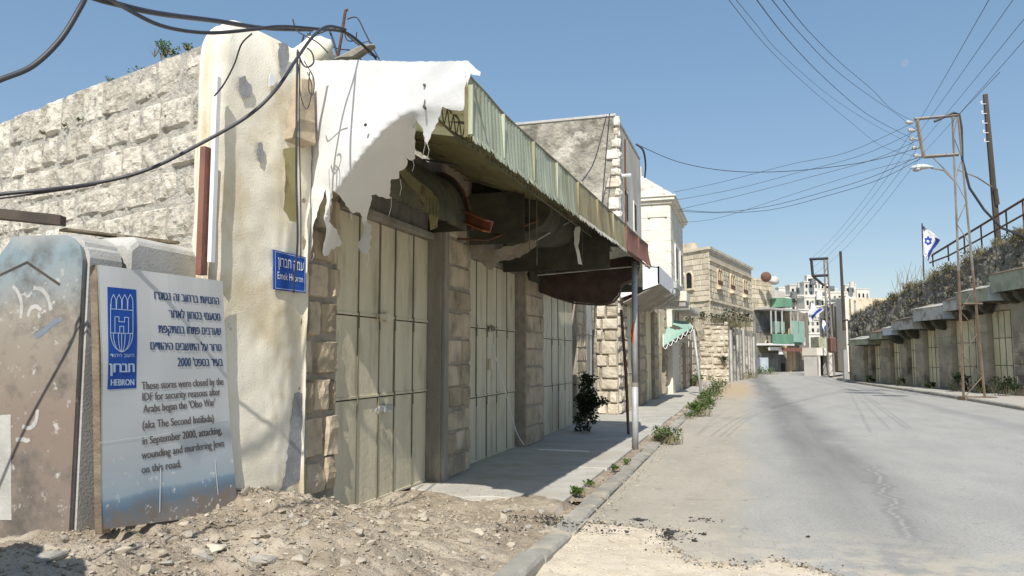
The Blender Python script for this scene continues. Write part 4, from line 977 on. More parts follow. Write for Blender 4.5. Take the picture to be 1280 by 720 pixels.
for i, (a, b) in enumerate(zip(seams, seams[1:])):
    if i == 7: continue
    m = 'valance_green' if b <= uG+.01 else 'valance_rusty' if b <= uM else 'valance_maroon'
    lean = .06 if m != 'valance_maroon' else -.10
    def vf(s, t, a=a, b=b, lean=lean): 
        u = a+(b-a)*s; z = az_bot(u)+(az_top(u)-az_bot(u))*t; return FA.p(u, .006*abs(sin(u*38))+lean*(1-t)*.4+.012*noise.noise(Vector((u*3, z*3, 0)))+(.10*(1-t)**2 if lean < 0 else 0), z)
    MB().grid(vf, 48, 5).build('valance_panel', m, aw, thick=.006)
    MB().box(FA, a-.008, a+.010, .0, .035, zb_+.01, zt_-.01).build('seam_strip', m, aw)
    mb = MB(); n_ = max(4, int((b-a)/.085))
    for k_ in range(n_):
        ua = a+(b-a)*k_/n_; ub = a+(b-a)*(k_+1)/n_; um = (ua+ub)/2; w_ = (ub-ua)*.42; z_ = az_bot(um); l_ = random.uniform(.04, .06); cu = random.uniform(-.004, .02)
        mb.add([FA.p(um-w_, .03, z_+.004), FA.p(um+w_, .03, z_+.004), FA.p(um+w_, .03+cu*.5, z_-l_*.6), FA.p(um+w_*.5, .03+cu, z_-l_), FA.p(um-w_*.5, .03+cu, z_-l_), FA.p(um-w_, .03+cu*.5, z_-l_*.6)], [(0, 1, 2, 3, 4, 5)])
    mb.build('scallop_trim', {'valance_green': 'valance_green', 'valance_rusty': 'white_render', 'valance_maroon': 'valance_maroon'}[m], aw, thick=.003)
# capping bar and roof sheets sloping up to the wall
MB().tube([FA.p(u, -.01, az_top(u)+.012) for u in [LA*k/24 for k in range(25)]], .022, 6).build('capping_bar', 'shop_paint_dark', aw)
zw = onpl(385, 84, (-3.86, 6.12), (E0.x, E0.y)).z-.14; print('zw', zw)
def roof(i, j):
    u = LA*i; p = FA.p(u, -.02, az_top(u)-.005); q = Vector((-3.97, p.y+.25+.85*max(0, 1-i*5), zw)); r_ = p+(q-p)*j; r_.z += .018*(1 if int(i*90) % 2 else -1)*(1 if 0 < j < 1 else 1)-.10*sin(pi*j); return r_
rfm = [('roof_film', 0, uG/LA), ('roof_film', uG/LA, uM/LA), ('valance_maroon', uM/LA, 1)]
for m, s0, s1 in rfm: MB().grid(lambda i, j: roof(s0+(s1-s0)*i, j), int(90*(s1-s0)), 6).build('roof_sheet', m, aw)
# dark boards laid over the film near the wall and over the rusty length
def over(i, j):
    p = roof(.16+.84*i, .30+.70*j); return p+Vector((0, 0, .035))
MB().grid(over, 30, 4).build('roof_board', 'tin_dark', aw)
MB().grid(lambda i, j: roof(.62+.38*i, j)+Vector((0, 0, -.05)), 20, 3).build('dark_lining', 'canvas_dark', aw)  # dark canvas sheet added to blacken the shaded underside
for yy, x0, x1, zl in ((14.9, -3.9, -1.95, 2.9), (12.05, -3.9, -2.1, 3.05), (9.9, -3.7, -2.9, 3.2)):  # dark canvas panels added to fill the awning's deep shade
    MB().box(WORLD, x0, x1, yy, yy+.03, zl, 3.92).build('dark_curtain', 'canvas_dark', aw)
# lattice truss along the underside, cross bars and rods
tr = MB(); ut0, ut1 = .18, LA-.3
def tpnt(u, low): 
    p = FA.p(u, 0, 0); f = .28; return Vector((p.x-.45-.02*u, p.y, (az_top(u)+.02+.06)-(.20 if low else .02)))
for low in (0, 1): tr.tube([tpnt(ut0+(ut1-ut0)*k/10, low)+Vector((0, 0, 0)) for k in range(11)], .012, 5)
k = 0; u = ut0
while u < ut1-.14: tr.tube([tpnt(u, 1), tpnt(u+.07, 0), tpnt(u+.14, 1)], .006, 4); u += .14
tr.build('lattice_truss', 'tin_dark', aw)
for u in (1.0, 2.1, 3.2, 4.3, 5.4, 6.6, 7.8):
    p = FA.p(u, -.03, az_top(u)-.05); MB().tube([p, Vector((-3.9, p.y+.3, zw-.12))], .012, 5).build('cross_bar', 'tin_dark', aw)
    MB().tube([FA.p(u, -.03, az_bot(u)+.03), FA.p(u, -.6, az_top(u)), Vector((-3.9, p.y+.2, zw-.75))][:2], .009, 5).build('strut', 'tin_dark', aw)
mb = MB()
mb.add([FA.p(0, .0, az_bot(0)), FA.p(0, -.03, az_bot(0)-.01), FA.p(0, -.03, az_top(0)-.08), FA.p(0, 0, az_top(0))], [(0, 1, 2, 3)]); mb.build('end_plate', 'roof_film', aw, thick=.01)
# hanging rods and the long thin bars under the far half
for u, zz in ((3.3, 2.9), (3.6, 2.75), (6.0, 3.0)):
    p = FA.p(u, -.55, az_top(u)-.05); MB().tube([p, Vector((p.x, p.y, zz))], .006, 5).build('hanging_rod', 'tin_dark', aw)
MB().box(F((-3.72, 13.0), (0, 1), (1, 0)), 0, 4.9, 0, .03, 3.0, 3.95).build('dark_curtain', 'canvas_dark', aw)  # dark panel along the wall, added to deepen the shade there
a = ony(672, 344, 13.1); b = Vector((-1.85, 13.7, az_bot(8)-.03)); MB().tube([a, b], .014, 5).build('tie_bar', 'canopy_grey', aw)
a = onx(605, 290+12, -3.7); b = onx(690, 292, -2.8)

# old canvas barrel awnings folded beneath, one per shop
def barrel(name, lab, Y0, Y1, outline, m, grp='folded canvas awnings under the long awning'):
    """outline: XZ section of the cheek; the canvas runs on from Y0 to Y1"""
    t = thing(name, lab, 'canvas awning', (-3, Y0, 2.9), grp)
    pts = [(p.x, p.z) for p in outline]
    mb = MB(); mb.add([Vector((a, Y0, b)) for a, b in pts], [tuple(range(len(pts)))]); mb.build('cheek', m, t, thick=.012)
    k = len(pts); q = MB(); NN = 7; vs = []
    for j in range(NN+1):
        yy = Y0+.013+(Y1-Y0)*j/NN
        for a, b in pts[1:]: vs.append(Vector((a+.015*noise.noise(Vector((yy*2, b*3, 0))), yy, b-.03*sin(pi*j/NN)+.01*noise.noise(Vector((yy*3, a*3, 1))))))
    k2 = k-1; q.add(vs, [(j*k2+i, j*k2+i+1, (j+1)*k2+i+1, (j+1)*k2+i) for j in range(NN) for i in range(k2-1)])
    q.build('canvas', m, t, smooth=True); return t
c3 = [ony(px, py, 13.75) for px, py in ((672,345), (672,363), (690,370), (715,377), (735,379), (755,379.5), (766,376), (773,368), (775.5,357), (778,354), (788,350), (795,341), (797.5,331), (797,322), (783,320), (730,331))]
barrel('folded_awning', 'dark brown canvas awning with two bulging lobes under the maroon end', 13.75, 14.0, c3, 'canvas_brown')
c2 = [ony(px, py, 10.2) for px, py in ((560,215), (556,262), (575,272), (610,292), (640,290), (662,289), (678,281), (686,268), (689,250), (689,232), (680,222), (640,205), (600,203))]
barrel('folded_awning', 'sagging dark canvas awning bundle over the second shop door', 10.2, 11.9, c2, 'canvas_dark')
# maroon inner fascia beyond the bundle
mb = MB(); F0 = [(-3.8, 12.3), (-1.95, 12.5)]
mb.add([ony(676, 278, 12.6), ony(760, 296, 12.6), ony(760, 283, 12.6), ony(676, 240, 12.6)], [(0, 1, 2, 3)])
tag(mb.build('maroon_banner', 'valance_maroon', thick=.02), 'maroon strip of cladding under the middle of the long awning', 'cladding')
# hanging ragged net and cloths
def rag(pts, Y, m, lab, name='torn_cloth', seed=1, amp=1.2, cat='cloth', sag=.05, ex=None, grp=None):
    mb = fill(jag(pts, amp, 5, seed), lambda x, y: (lambda p: p+Vector((0, sag*noise.noise(p*4), 0)))(ony(x, y, Y)), 6)
    return tag(mb.build(name, m, thick=.003), lab, cat, grp)
rag([(570,294), (585,300), (600,308), (620,312), (645,306), (668,300), (672,306), (650,322), (625,326), (613,338), (603,330), (590,316)], 10.0, 'pier_mortar', 'limp grey-brown rag slung between the pier and the second door', 'hanging_rag')
rag([(719,284), (725,283), (725,300), (723,308), (726,322), (728,331), (723,330), (720,312), (718,298)], 11.0, 'white_fascia', 'white ribbon of torn plastic hanging from the awning edge', 'plastic_ribbon', 3)
# red steel brackets
def beam(pxa, pya, Xa, pxb, pyb, Xb, s, lab, m='red_steel'):
    a = onx(pxa, pya, Xa); b = onx(pxb, pyb, Xb); mb = MB(); d = (b-a); vs = []
    d.normalize(); side = d.cross(Vector((0, 0, 1))).normalized(); up = side.cross(d)
    for p in (a, b):
        for x, y in ((-s/2, 0), (s/2, 0), (s/2, s*.12), (-s*.35, s*.12), (-s*.35, s*.88), (s/2, s*.88), (s/2, s), (-s/2, s)): vs.append(p+side*x+up*(y-s/2))
    mb.add(vs, [tuple(range(8)), tuple(range(15, 7, -1))]+[(i, (i+1) % 8, 8+(i+1) % 8, 8+i) for i in range(8)])
    return tag(mb.build('steel_bracket', m), lab, 'bracket', 'red channel brackets on the piers')
beam(554, 260, -3.78, 610, 283, -3.05, .15, 'red-brown steel channel jutting from the first stone pier')
beam(676, 319, -3.85, 704, 328, -3.2, .13, 'red-brown steel channel jutting out under the dark awning')
MB_ = MB().tube([ony(572, 299, 9.6), ony(610, 300, 9.8), ony(672, 276, 10.2)], .018, 5); tag(MB_.build('awning_arm', 'rusty_iron'), 'bent rusty awning arm crossing above the second door', 'bar')
MB_ = MB().tube([ony(640, 312, 10.1), ony(668, 302, 10.3), ony(700, 283, 11), ony(722, 272, 11.5)], .014, 5); tag(MB_.build('pale_arm', 'canopy_grey'), 'pale thin awning arm reaching up to the valance', 'bar')
# corner pale green strip behind the sheet by the pillar
fill(jag([(354,186), (370,184), (370,278), (362,276), (354,262), (357,225)], 1, 6, 4), lambda x, y: onx(x, y, -3.80), 6).build('green_strip', 'roof_film')
tag(bpy.data.objects['green_strip'], 'pale green sheet edge showing between pillar and white sheet', 'sheet')

# ================================================================ torn white sheet
ta = (-3.86, 6.12); tb = (E0.x+.02, E0.y-.03)
curve_ = [(380, 345), (420, 240), (452, 195), (480, 163), (505, 144), (535, 134), (560, 133), (590, 133)]
def below(x, y):
    for (xa, ya), (xb, yb_) in zip(curve_, curve_[1:]):
        if xa <= x <= xb: return y-(ya+(yb_-ya)*(x-xa)/(xb-xa))
    return 0 if x > 400 else y-345
def sheet3(x, y):
    p = onpl(x, y, ta, tb); k_ = (p-O3).length; r = (p-O3).normalized()
    b = below(x, y); e = 0
    if b > 0: e = min(b, 90)*.0125*(1 if x < 520 else .3)*smooth((x-385)/30)
    fold = .05*noise.noise(Vector((x*.02+y*.012, (x-y)*.006, 0)))+.05*abs(noise.noise(Vector(((x+y*1.3)*.012, (x-y)*.003, 4))))
    fold += .03*noise.noise(Vector((x*.05, y*.05, 2)))*smooth((y-190)/60)
    return O3+r*(k_+e+fold)
out = [(373,76,.6), (430,75,.6), (520,77,.6), (585,76,1), (601,90,1), (600,95,1), (588,92,1), (583,112,1), (579,138,1), (562,137,2), (553,133,2), (551,140,2), (548,152,1), (540,165,1), (534,181,1), (531,176,1), (528,160,1), (521,150,1), (518,172,2), (519,198,2), (515,201,2),
       (508,197,1.5), (509,206,2), (499,214,1.5), (499,223,2), (489,224,1.5), (488,240,2), (489,248,2), (478,246,1.5), (470,243,1), (464,244,2), (463,256,2), (460,266,2), (459,277,2), (463,283,2), (463,300,2), (461,318,2), (457,317,1.5), (448,310,1.5), (446,304,1.5), (452,296,1.5), (455,288,1.5), (453,272,2), (450,266,1.5), (441,267,2), (436,260,1.5), (428,250,2), (424,244,1.5),
       (416,238,1.5), (414,250,1), (412,268,1), (411,277,1.5), (421,287,1), (427,305,1), (421,311,1), (413,318,1), (405,320,1), (403,315,1), (406,300,1), (408,285,1), (405,275,1), (408,255,1), (407,237,1), (398,262,1), (392,280,1), (391,300,1), (389,314,1), (383,320,1), (372,321,1), (370,290,.6), (371,180,.6)]
ws_ = fill(jag(out, 1.0, 4, 8), sheet3, 5).build('torn_sheet', 'white_sheet', smooth=True)
tag(ws_, 'large torn white tarpaulin draped from the pillar to the awning corner', 'tarpaulin')
tag(MB().rock(sheet3(456, 161)+Vector((.06, -.10, 0)), .02, 4, 1, 1.3).build('tar_blob', 'tar_crumb'), 'small dark lump stuck on the white tarpaulin', 'debris')

th = MB()
for i, (x, y, l) in enumerate(((460,318,16), (452,300,14), (392,318,8), (408,319,7), (489,248,22), (463,282,14), (436,262,12), (534,182,14), (516,202,12), (500,226,18), (420,290,16), (378,321,9), (530,172,20))):
    p = sheet3(x, y-2); q = sheet3(x+random.uniform(-4, 4), y+l); th.tube([p, (p+q)/2+Vector((.015, 0, 0)), q], .0025, 3)
tag(th.build('frayed_threads', 'white_sheet', ws_), kind='stuff')
# ================================================================ cables in the foreground
def cable(pts, r, lab, m='cable', name='cable', grp='black cables slung past the pillar', seg=8, cat='cable', sides=7):
    return tag(MB().tube(spline(pts, seg), r, sides).build(name, m, smooth=True), lab, cat, grp)
P = lambda px, py, d: at(px, py, d)
cable([P(-620, 420, 2.2), P(-300, 230, 2.8), P(-40, 118, 3.4), P(0, 100, 3.5), P(40, 83, 3.6), P(75, 50, 3.7), P(100, 10, 3.8), P(118, -25, 3.9), P(190, -160, 4.1), P(260, -320, 4.2)], .0135, 'thick black cable sweeping up out of frame at top left')
cable([P(-250, -260, 3.0), P(-60, -90, 3.6), P(95, -12, 4.2), P(150, 6, 4.5), P(200, 17, 4.9), P(270, 26, 5.6), P(330, 35, 6.2), P(390, 37, 6.7)], .018, 'thickest black cable from the top edge to the pillar crown')
cable([P(-200, -300, 3.0), P(-20, -120, 3.6), P(120, -14, 4.1), P(160, 12, 4.5), P(205, 33, 4.9), P(260, 41, 5.3), P(315, 37, 5.6), P(352, 33, 5.9), P(395, 36, 6.3), P(430, 40, 6.5), P(452, 55, 6.7), P(470, 72, 6.9)], .013, 'black cable looping under the thick one over the pillar crown')
cable([P(-420, 235, 3.5), P(-200, 252, 4.0), P(-30, 249, 4.4), P(0, 243, 4.5), P(60, 237, 4.6), P(120, 229, 4.8), P(185, 212, 4.9), P(250, 180, 5.0), P(310, 145, 5.1), P(345, 112, 5.2), P(370, 75, 5.5), P(392, 45, 5.9), P(410, 33, 6.2), P(432, 37, 6.5)], .012, 'long black cable drooping across the stone wall and pillar')
cable([P(-30, 252, 4.42), P(60, 240, 4.62), P(120, 231, 4.82)], .006, 'thin wire lying along the drooping cable', 'wire_grey')
cable([P(372, 62, 5.9), P(371, 120, 5.9), P(370.5, 220, 5.9), P(372, 300, 5.95), P(368, 345, 6.0), P(367, 366, 6.02)], .0085, 'black cable hanging straight down beside the street sign')
cable([P(375, 66, 5.92), P(374, 150, 5.92), P(376, 260, 5.95), P(376, 322, 5.97)], .005, 'thin wire beside the straight hanging cable', 'wire_grey')
cable([P(315, 42, 5.5), P(302, 55, 5.55), P(293, 80, 5.6), P(280, 105, 5.65), P(268, 120, 5.7)], .006, 'thin grey wire dropping from the crown to the conduit', 'wire_grey')
tg = [([(372,62), (377,78), (384,84), (392,78), (390,66), (384,60)], .007), ([(380,76), (392,98), (391,118), (386,112), (387,90)], .005), ([(373,80), (376,120), (384,136), (390,110), (384,90)], .004),
      ([(366,24), (371,38), (384,46), (398,54), (410,66)], .006), ([(392,44), (415,36), (430,34)], .008), ([(410,34), (417,52), (424,78)], .01), ([(424,34), (446,54), (462,64), (474,80)], .009),
      ([(434,24), (446,22), (456,40), (464,56), (474,74)], .007), ([(430,38), (434,50), (444,50), (446,40)], .006), ([(398,48), (420,60), (440,64), (454,78)], .007), ([(384,42), (406,58), (416,72), (422,82)], .008),
      ([(452,54), (462,52), (468,60), (460,66), (470,72)], .004), ([(380,44), (376,58), (370,78), (366,90)], .010), ([(388,40), (382,56), (376,70)], .009)]
TG = ['small black loop hanging at the pillar edge above the tarpaulin', 'long thin loop dangling over the tarpaulin near the pillar', 'widest thin loop hanging down the left edge of the tarpaulin', 'short curl of wire sticking up over the pillar crown',
  'cable running level from the knot towards the rusty rod', 'cable crossing down behind the rusty rod', 'thick cable falling right of the rusty rod to the tarpaulin edge', 'arching cable end at the far right of the tangle', 'small open loop right of the rusty rod',
  'cable lying slantwise across the middle of the tangle', 'cable dropping from the knot to the tarpaulin edge', 'thin curled wire at the right end of the tangle', 'thick cable bend at the left of the tangle', 'cable pressed against the pillar edge left of the tangle']
for i, (pts, r) in enumerate(tg):
    cable([P(x, y, (7.35 if i > 3 else 6.2)+.04*i) for x, y in pts], r, TG[i], 'cable', 'tangled_cable', 'tangle of cable ends above the tarpaulin', 6)
MB_ = MB().tube([P(419, 90, 7.5), P(427, 45, 7.5), P(431, 18, 7.5), P(432, 13, 7.5), P(435, 12, 7.5)], .014, 6); tag(MB_.build('rusty_rod', 'rusty_iron'), 'rusty bent rod standing up in the cable tangle', 'rod')
MB_ = MB().prism(F(at(440, 70, 7.4).xy, (.9, .3)), [(-.2, at(440, 78, 7.4).z), (.02, at(440, 76, 7.4).z), (.24, at(440, 56, 7.4).z), (.10, at(440, 57, 7.4).z)], -.06, .06); o = MB_.build('lamp_fitting', 'concrete_dirty', bevel=.02); tag(o, 'broken flat lamp fitting tipped among the tangled cables', 'lamp')
MB_ = MB()
MB_.rock(at(390, 72, 7.4), .19, 5, 3, 1.2)
tag(MB_.build('stone_stub', 'plaster', smooth=True), 'rounded lump of plaster behind the cable tangle', 'masonry')
cable([P(758, 145, 20.2), P(748, 185, 20.0), P(740, 208, 19.0), P(728, 226, 17)], .016, 'black cable hanging down the grey concrete gable', 'cable', 'gable_cable', 'cables on the grey gable')
cable([P(762, 142, 20.2), P(757, 200, 20.2), P(752, 262, 20.1)], .016, 'straight black cable at the corner of the grey gable', 'cable', 'gable_cable', 'cables on the grey gable')
cable([P(612, 410, 12.0), P(618, 440, 12.0), P(632, 490, 12.1), P(645, 538, 12.3), P(655, 556, 12.0)], .007, 'white plastic twine trailing down the second shop door', 'white_fascia', 'plastic_twine', None)
MB_ = MB().tube([onz(672, 562, .075), onz(737, 564.5, .075)], .014, 5); tag(MB_.build('white_strip', 'white_fascia'), 'white plastic strip lying on the shaded pavement', 'strip')

# ================================================================ tall grey building beyond the row
YC = 20.9; q_ = ony(769, 142, YC); XC = q_.x; ctop = q_.z-.09; print('corner', q_)
tb_ = thing('grey_building', 'tall blank-gabled building of weathered grey concrete with ragged white quoins', 'building', (-8, 22, 0))
FG = F((XC, YC), (-1, 0), (0, -1)); FS = F((XC, YC), (0, 1), (1, 0))
MB().box(FG, .0, 9, -5.0, 0, 0, ctop).build('building_body', 'render_weathered', tb_)
MB().box(FG, -.03, 9, -5, .035, ctop-.0+.002, ctop+.09).build('parapet_coping', 'concrete_light', tb_, bevel=.02)
rq = random.Random(11)
MB().box(FS, .0, 5.0, .0, .03, 3.6, ctop-.1).build('street_render', 'white_render', tb_)
z = 3.9; i = 0; rq = random.Random(15)
while z < ctop-.25:
    h = rq.uniform(.25, .36); w_ = rq.uniform(.2, .5) if i % 2 else rq.uniform(.1, .28); o_ = .06+rq.uniform(0, .06)
    stone_mb(FS, -.02, w_, z, z+h*.92, .10, 3, 3, .05, .10, .03, seed=rq.uniform(0, 50)).build('quoin_stone', 'cream_stone', tb_)
    stone_mb(FG, -.10, rq.uniform(.03, .3), z+rq.uniform(-.04, .04), z+h*rq.uniform(.7, .95), .05, 3, 3, .05, .10, .03, seed=rq.uniform(0, 50)).build('quoin_stone', 'cream_stone' if rq.random() < .75 else 'ruin_stone', tb_)
    z += h; i += 1
for a, zz, h_ in ((1.3, 5.6, 1.0), (3.1, 5.6, 1.0)):
    w_ = MB().box(FS, a, a+.6, .02, .06, zz, zz+h_).build('window', 'cream_stone', tb_); MB().box(FS, a+.08, a+.52, .05, .065, zz+.08, zz+h_-.08).build('pane', 'glass_dark', w_)
MB().tube([FS.p(.9, .12, 3.8), FS.p(.95, .12, ctop-.4)], .03, 6).build('drain_pipe', 'rusty_iron', tb_)
MB().tube([FS.p(.5, .08, 6.8), FS.p(.52, .35, 6.8)], .05, 6).build('insulator', 'white_fascia', tb_)
# ground floor of rough lit limestone; face towards us then along the street
rq = random.Random(21)
FGn = F((XC, YC-.03), (-1, 0), (0, -1))
masonry(tb_, FGn, 0.0, .62, .05, 3.7, .05, .34, (.3, .5), 'ruin_stone', .012, .03, 5, 4, lip=.03, depth=.08, rng=rq)
masonry(tb_, FS, 0, 1.5, .05, 3.7, .04, .34, (.25, .6), 'ruin_stone', .012, .05, 5, 4, lip=.04, depth=.10, rng=rq)
u_a, u_b = FS.u_of(776), FS.u_of(788)
shop_door(FS, .03, 1.55, 3.6, .06, 3.3, [0, .34, .67, 1], [0, .33, .66, 1], parent=tb_)
lw = thing('lower_shops', 'low stone shopfront of grey-brown piers and closed doors under the white canopy', 'building', (-5, 29, 0))
MB().box(FS, 4.1, 16, -6, -.12, 0, 4.1).build('shop_body', 'concrete_dirty', lw)
for a, b in ((3.65, 5.2), (7.6, 8.8), (11.2, 12.6), (15.2, 16)):
    MB().box(FS, a, b, -.2, .1, 0, 4.0).build('pier_core', 'pier_mortar', lw)
    masonry(lw, FS, a, b, .06, 3.9, .12, .4, (.4, .8), 'pier_stone', .012, .03, 3, 3, lip=.03, depth=.05, rng=rq)
for a, b in ((5.25, 7.55), (8.85, 11.15), (12.65, 15.15)): shop_door(FS, -.02, a, b, .06, 3.4, [0, .25, .5, .75, 1], [0, .5, 1], m='right_door', parent=lw, detail=False)

# white boxed canopy over the corner
wc = thing('white_canopy', 'bright white boxed canopy with a sloping underside above the corner shop', 'canopy', (-3, 21, 3.7))
XW = -2.3; K = onx(824.5, 355, XW); Yc = K.y; zc0, zc1 = K.z, onx(823.5, 332, XW).z; Ye = onx(844, 360, XW).y
FC = F((XW, Yc), (-1, 0), (0, -1))
iz = onx(761, 378, -3.4); izz = ony(761, 378, Yc).z
MB().prism(FC, [(0, zc0), (0, zc1), (1.5, zc1), (1.5, izz-.02)], -.04, 0).build('near_fascia', 'white_fascia', wc)
MB().prism(F((XW, Yc), (0, 1), (1, 0)), [(.0, zc0), (Ye-Yc, zc0), (Ye-Yc, zc1), (.0, zc1)], -.05, .004).build('street_fascia', 'white_fascia', wc)
mb = MB(); mb.add([Vector((XW, Yc+.04, zc0+.03)), Vector((XW, Ye, zc0+.03)), Vector((XC+.1, Ye, izz)), Vector((XC+.1, Yc+.04, izz))], [(0, 1, 2, 3)]); mb.build('soffit', 'concrete_dirty', wc, thick=.03)
mb = MB(); mb.add([Vector((XW, Yc, zc1-.02)), Vector((XW, Ye, zc1-.02)), Vector((XC+.1, Ye, zc1+.08)), Vector((XC+.1, Yc, zc1+.08))], [(0, 1, 2, 3)]); mb.build('top_sheet', 'white_fascia', wc, thick=.03)
# balcony slabs on scrolled brackets just past it
bl = thing('bracketed_balcony', 'stone balcony slab carried on scrolled corbels beyond the white canopy', 'balcony', (-3, 28, 3.5))
XB2 = -2.2; p1 = onx(848, 358, XB2); 
yA, yB = 26.6, 31.0
for (ya, yb2, zz, xx, th) in ((25.3, 26.7, onx(850, 362, XB2).z, XB2, .16), (26.8, 28.4, onx(858, 374, -2.0).z, -2.0, .30)):
    MB().box(F((xx, ya), (0, 1), (1, 0)), 0, yb2-ya, -1.5, 0, zz-.06, zz+th).build('slab', 'cream_stone' if th > .2 else 'concrete_light', bl, bevel=.02)
    MB().box(F((xx-.05, ya+.05), (0, 1), (1, 0)), 0, yb2-ya-.1, -1.4, 0, zz-.22, zz-.07).build('slab_moulding', 'concrete_light', bl)
for yy in (24.2, 25.4, 26.6, 27.9):
    zz = 3.74; P_ = [(0, zz), (-.02, zz-.13), (-.2, zz-.22), (-.42, zz-.21), (-.5, zz-.30), (-.72, zz-.39), (-.95, zz-.36), (-1.15, zz-.50), (-1.3, zz-.55), (-1.3, zz)]
    MB().prism(F((-2.25, yy), (1, 0), (0, 1)), P_, 0, .35).build('corbel', 'concrete_light', bl, bevel=.015)

# cream stone house with a hipped top
hb = thing('cream_house', 'bright cream dressed-stone house with cornice and low white hipped roof', 'building', (-5, 34, 0))
XH = -3.1; Yh = XH/ (ray(838, 300).x/ray(838, 300).y); zc = onx(838, 252, XH).z
FH = F((XH, Yh), (-1, 0), (0, -1)); FHs = F((XH, Yh), (0, 1), (1, 0))
MB().box(FH, 0, 6, -6.5, 0, 0, zc).build('house_body', 'cream_stone', hb)
rq = random.Random(33)
masonry(hb, FH, .0, 2.1, 3.6, zc-.2, .02, .52, (.7, 1.1), 'cream_stone', .008, .006, 1, 1, lip=.012, depth=.02, rng=rq)
masonry(hb, FHs, .0, 6.4, 3.6, zc-.2, .02, .52, (.8, 1.2), 'cream_stone', .01, .006, 1, 1, lip=.012, depth=.02, rng=rq)
for k_, (z0, z1, o_) in enumerate(((zc-.16, zc-.02, .10), (zc-.02, zc+.12, .22), (zc+.12, zc+.20, .28))):
    MB().box(FH, -o_, 6+o_, -6.5-o_, o_, z0, z1).build('cornice', 'cream_stone', hb, bevel=.02)
MB().box(FH, .12, .95, 0, .10, zc-.75, zc-.45).build('pilaster_cap', 'cream_stone', hb, bevel=.02)
MB().box(FH, .22, .85, 0, .06, 3.6, zc-.75).build('pilaster', 'cream_stone', hb)
ap = ony(801, 218, Yh+2.5)
e = .2; b4_ = [Vector((XH+e, Yh-e, zc+.2)), Vector((XH+e, Yh+6.3, zc+.2)), Vector((XH-6, Yh+6.3, zc+.2)), Vector((XH-6, Yh-e, zc+.2))]
r1, r2 = Vector((ap.x-.05, Yh+2.6, ap.z)), Vector((ap.x-2.5, Yh+2.6, ap.z))
MB().add(b4_+[r1, r2], [(0, 1, 4), (1, 2, 5, 4), (2, 3, 5), (3, 0, 4, 5), (0, 3, 2, 1)]).build('roof', 'white_render', hb)
MB().box(WORLD, ap.x-.25, ap.x+.05, Yh+2.3, Yh+2.7, ap.z-.15, ap.z+.35).build('chimney', 'cream_stone', hb, bevel=.03)
for a, z0 in ((1.6, 5.0), (4.2, 5.0), (1.6, 2.2)):
    w_ = MB().box(FHs, a, a+1.0, .02, .08, z0, z0+1.7).build('window', 'cream_stone', hb); MB().box(FHs, a+.15, a+.85, .07, .085, z0+.15, z0+1.55).build('pane', 'glass_dark', w_)
MB().box(FHs, .1, 6, .0, .75, 3.62, 3.78).build('balcony_slab', 'concrete_light', hb, bevel=.02)

# grey steel pole, dark post, rods
pp = onz(794, 559.5, .06); ppt = ony(793, 327, pp.y)
gp = thing('grey_pole', 'grey galvanised pole with an orange paint mark standing at the pavement edge', 'pole', pp)
MB().tube([pp-Vector((0, 0, .05)), pp+(ppt-pp)*.34], .058, 16).build('lower_tube', 'galvanised', gp, smooth=True)
MB().tube([pp+(ppt-pp)*.335, ppt], .052, 16).build('upper_tube', 'galvanised', gp, smooth=True)
MB().tube([pp+(ppt-pp)*.325, pp+(ppt-pp)*.345], .063, 16).build('collar', 'concrete_dirty', gp)
mk = MB(); zz = ony(794, 428, pp.y).z; zz1 = ony(794, 415, pp.y).z; zz2 = ony(794, 403, pp.y).z
prof_ = [(-.9, zz1-.01), (-.2, zz2), (.6, zz2-.02), (.75, zz1), (.25, zz+.02), (.1, zz-.03), (-.2, zz+.05)]
mk.add([pp+Vector((.0555*sin(a+.1), -.0555*cos(a+.1), 0))+Vector((0, 0, b-pp.z)) for a, b in prof_], [tuple(range(len(prof_)))]); mk.build('paint_mark', 'orange_paint', gp, thick=-.002)
a = onz(785.5, 543, .06); mb = MB().tube([a, a+Vector((-.04, .05, 1.2)), a+Vector((-.13, .1, 2.55))], [.03, .035, .03], 6); tag(mb.build('thin_post', 'rusty_iron'), 'thin dark rusty post standing just behind the grey pole', 'post')
# green fabric awning with wire scallops and its leaning post
Yg0, Yg1 = 30.5, 35.0
ga = thing('mint_awning', 'small mint green awning with looped scallop edge on a leaning post', 'awning', (-2.6, 31, 2.8))
C1 = ony(829, 398, 32.5); C2 = ony(846, 399, 32.5); 
gA = at(828.5, 400, 33.0); gB = at(829, 433, 30.6); gC = at(866, 409, 31.5); gD = at(860, 402, 34)
mb = MB()
def gs(i, j): return (gA*(1-i)+gD*i)*(1-j)+(gB*(1-i)+gC*i)*j+Vector((0, 0, .006*(1 if int(i*14) % 2 else -1)))
mb.grid(gs, 14, 3); mb.build('canvas', 'mint_sheet', ga, thick=.01)
for s in range(6):
    i0, i1 = s/6, (s+1)/6; a = gB+(gC-gB)*i0; b = gB+(gC-gB)*i1; pts = [a+(b-a)*t+Vector((0, -.02, -.16*sin(pi*t))) for t in [k/8 for k in range(9)]]
    MB().tube(pts, .018, 5).build('scallop_loop', 'white_fascia', ga)
    MB().add(pts+[b, a], [tuple(range(len(pts)+2))]).build('scallop_cloth', 'canvas_dark', ga, thick=.005)
for q_ in ((gA, gB), (gD, gC)): MB().tube(list(q_), .02, 5).build('side_bar', 'white_fascia', ga)
mb = MB().add([gA+Vector((0, 0, -.1)), gD+Vector((0, 0, -.15)), gC+Vector((0, .1, -.2)), gB+Vector((0, .1, -.1))], [(0, 1, 2, 3)]); mb.build('dark_lining', 'canvas_dark', ga, thick=.01)
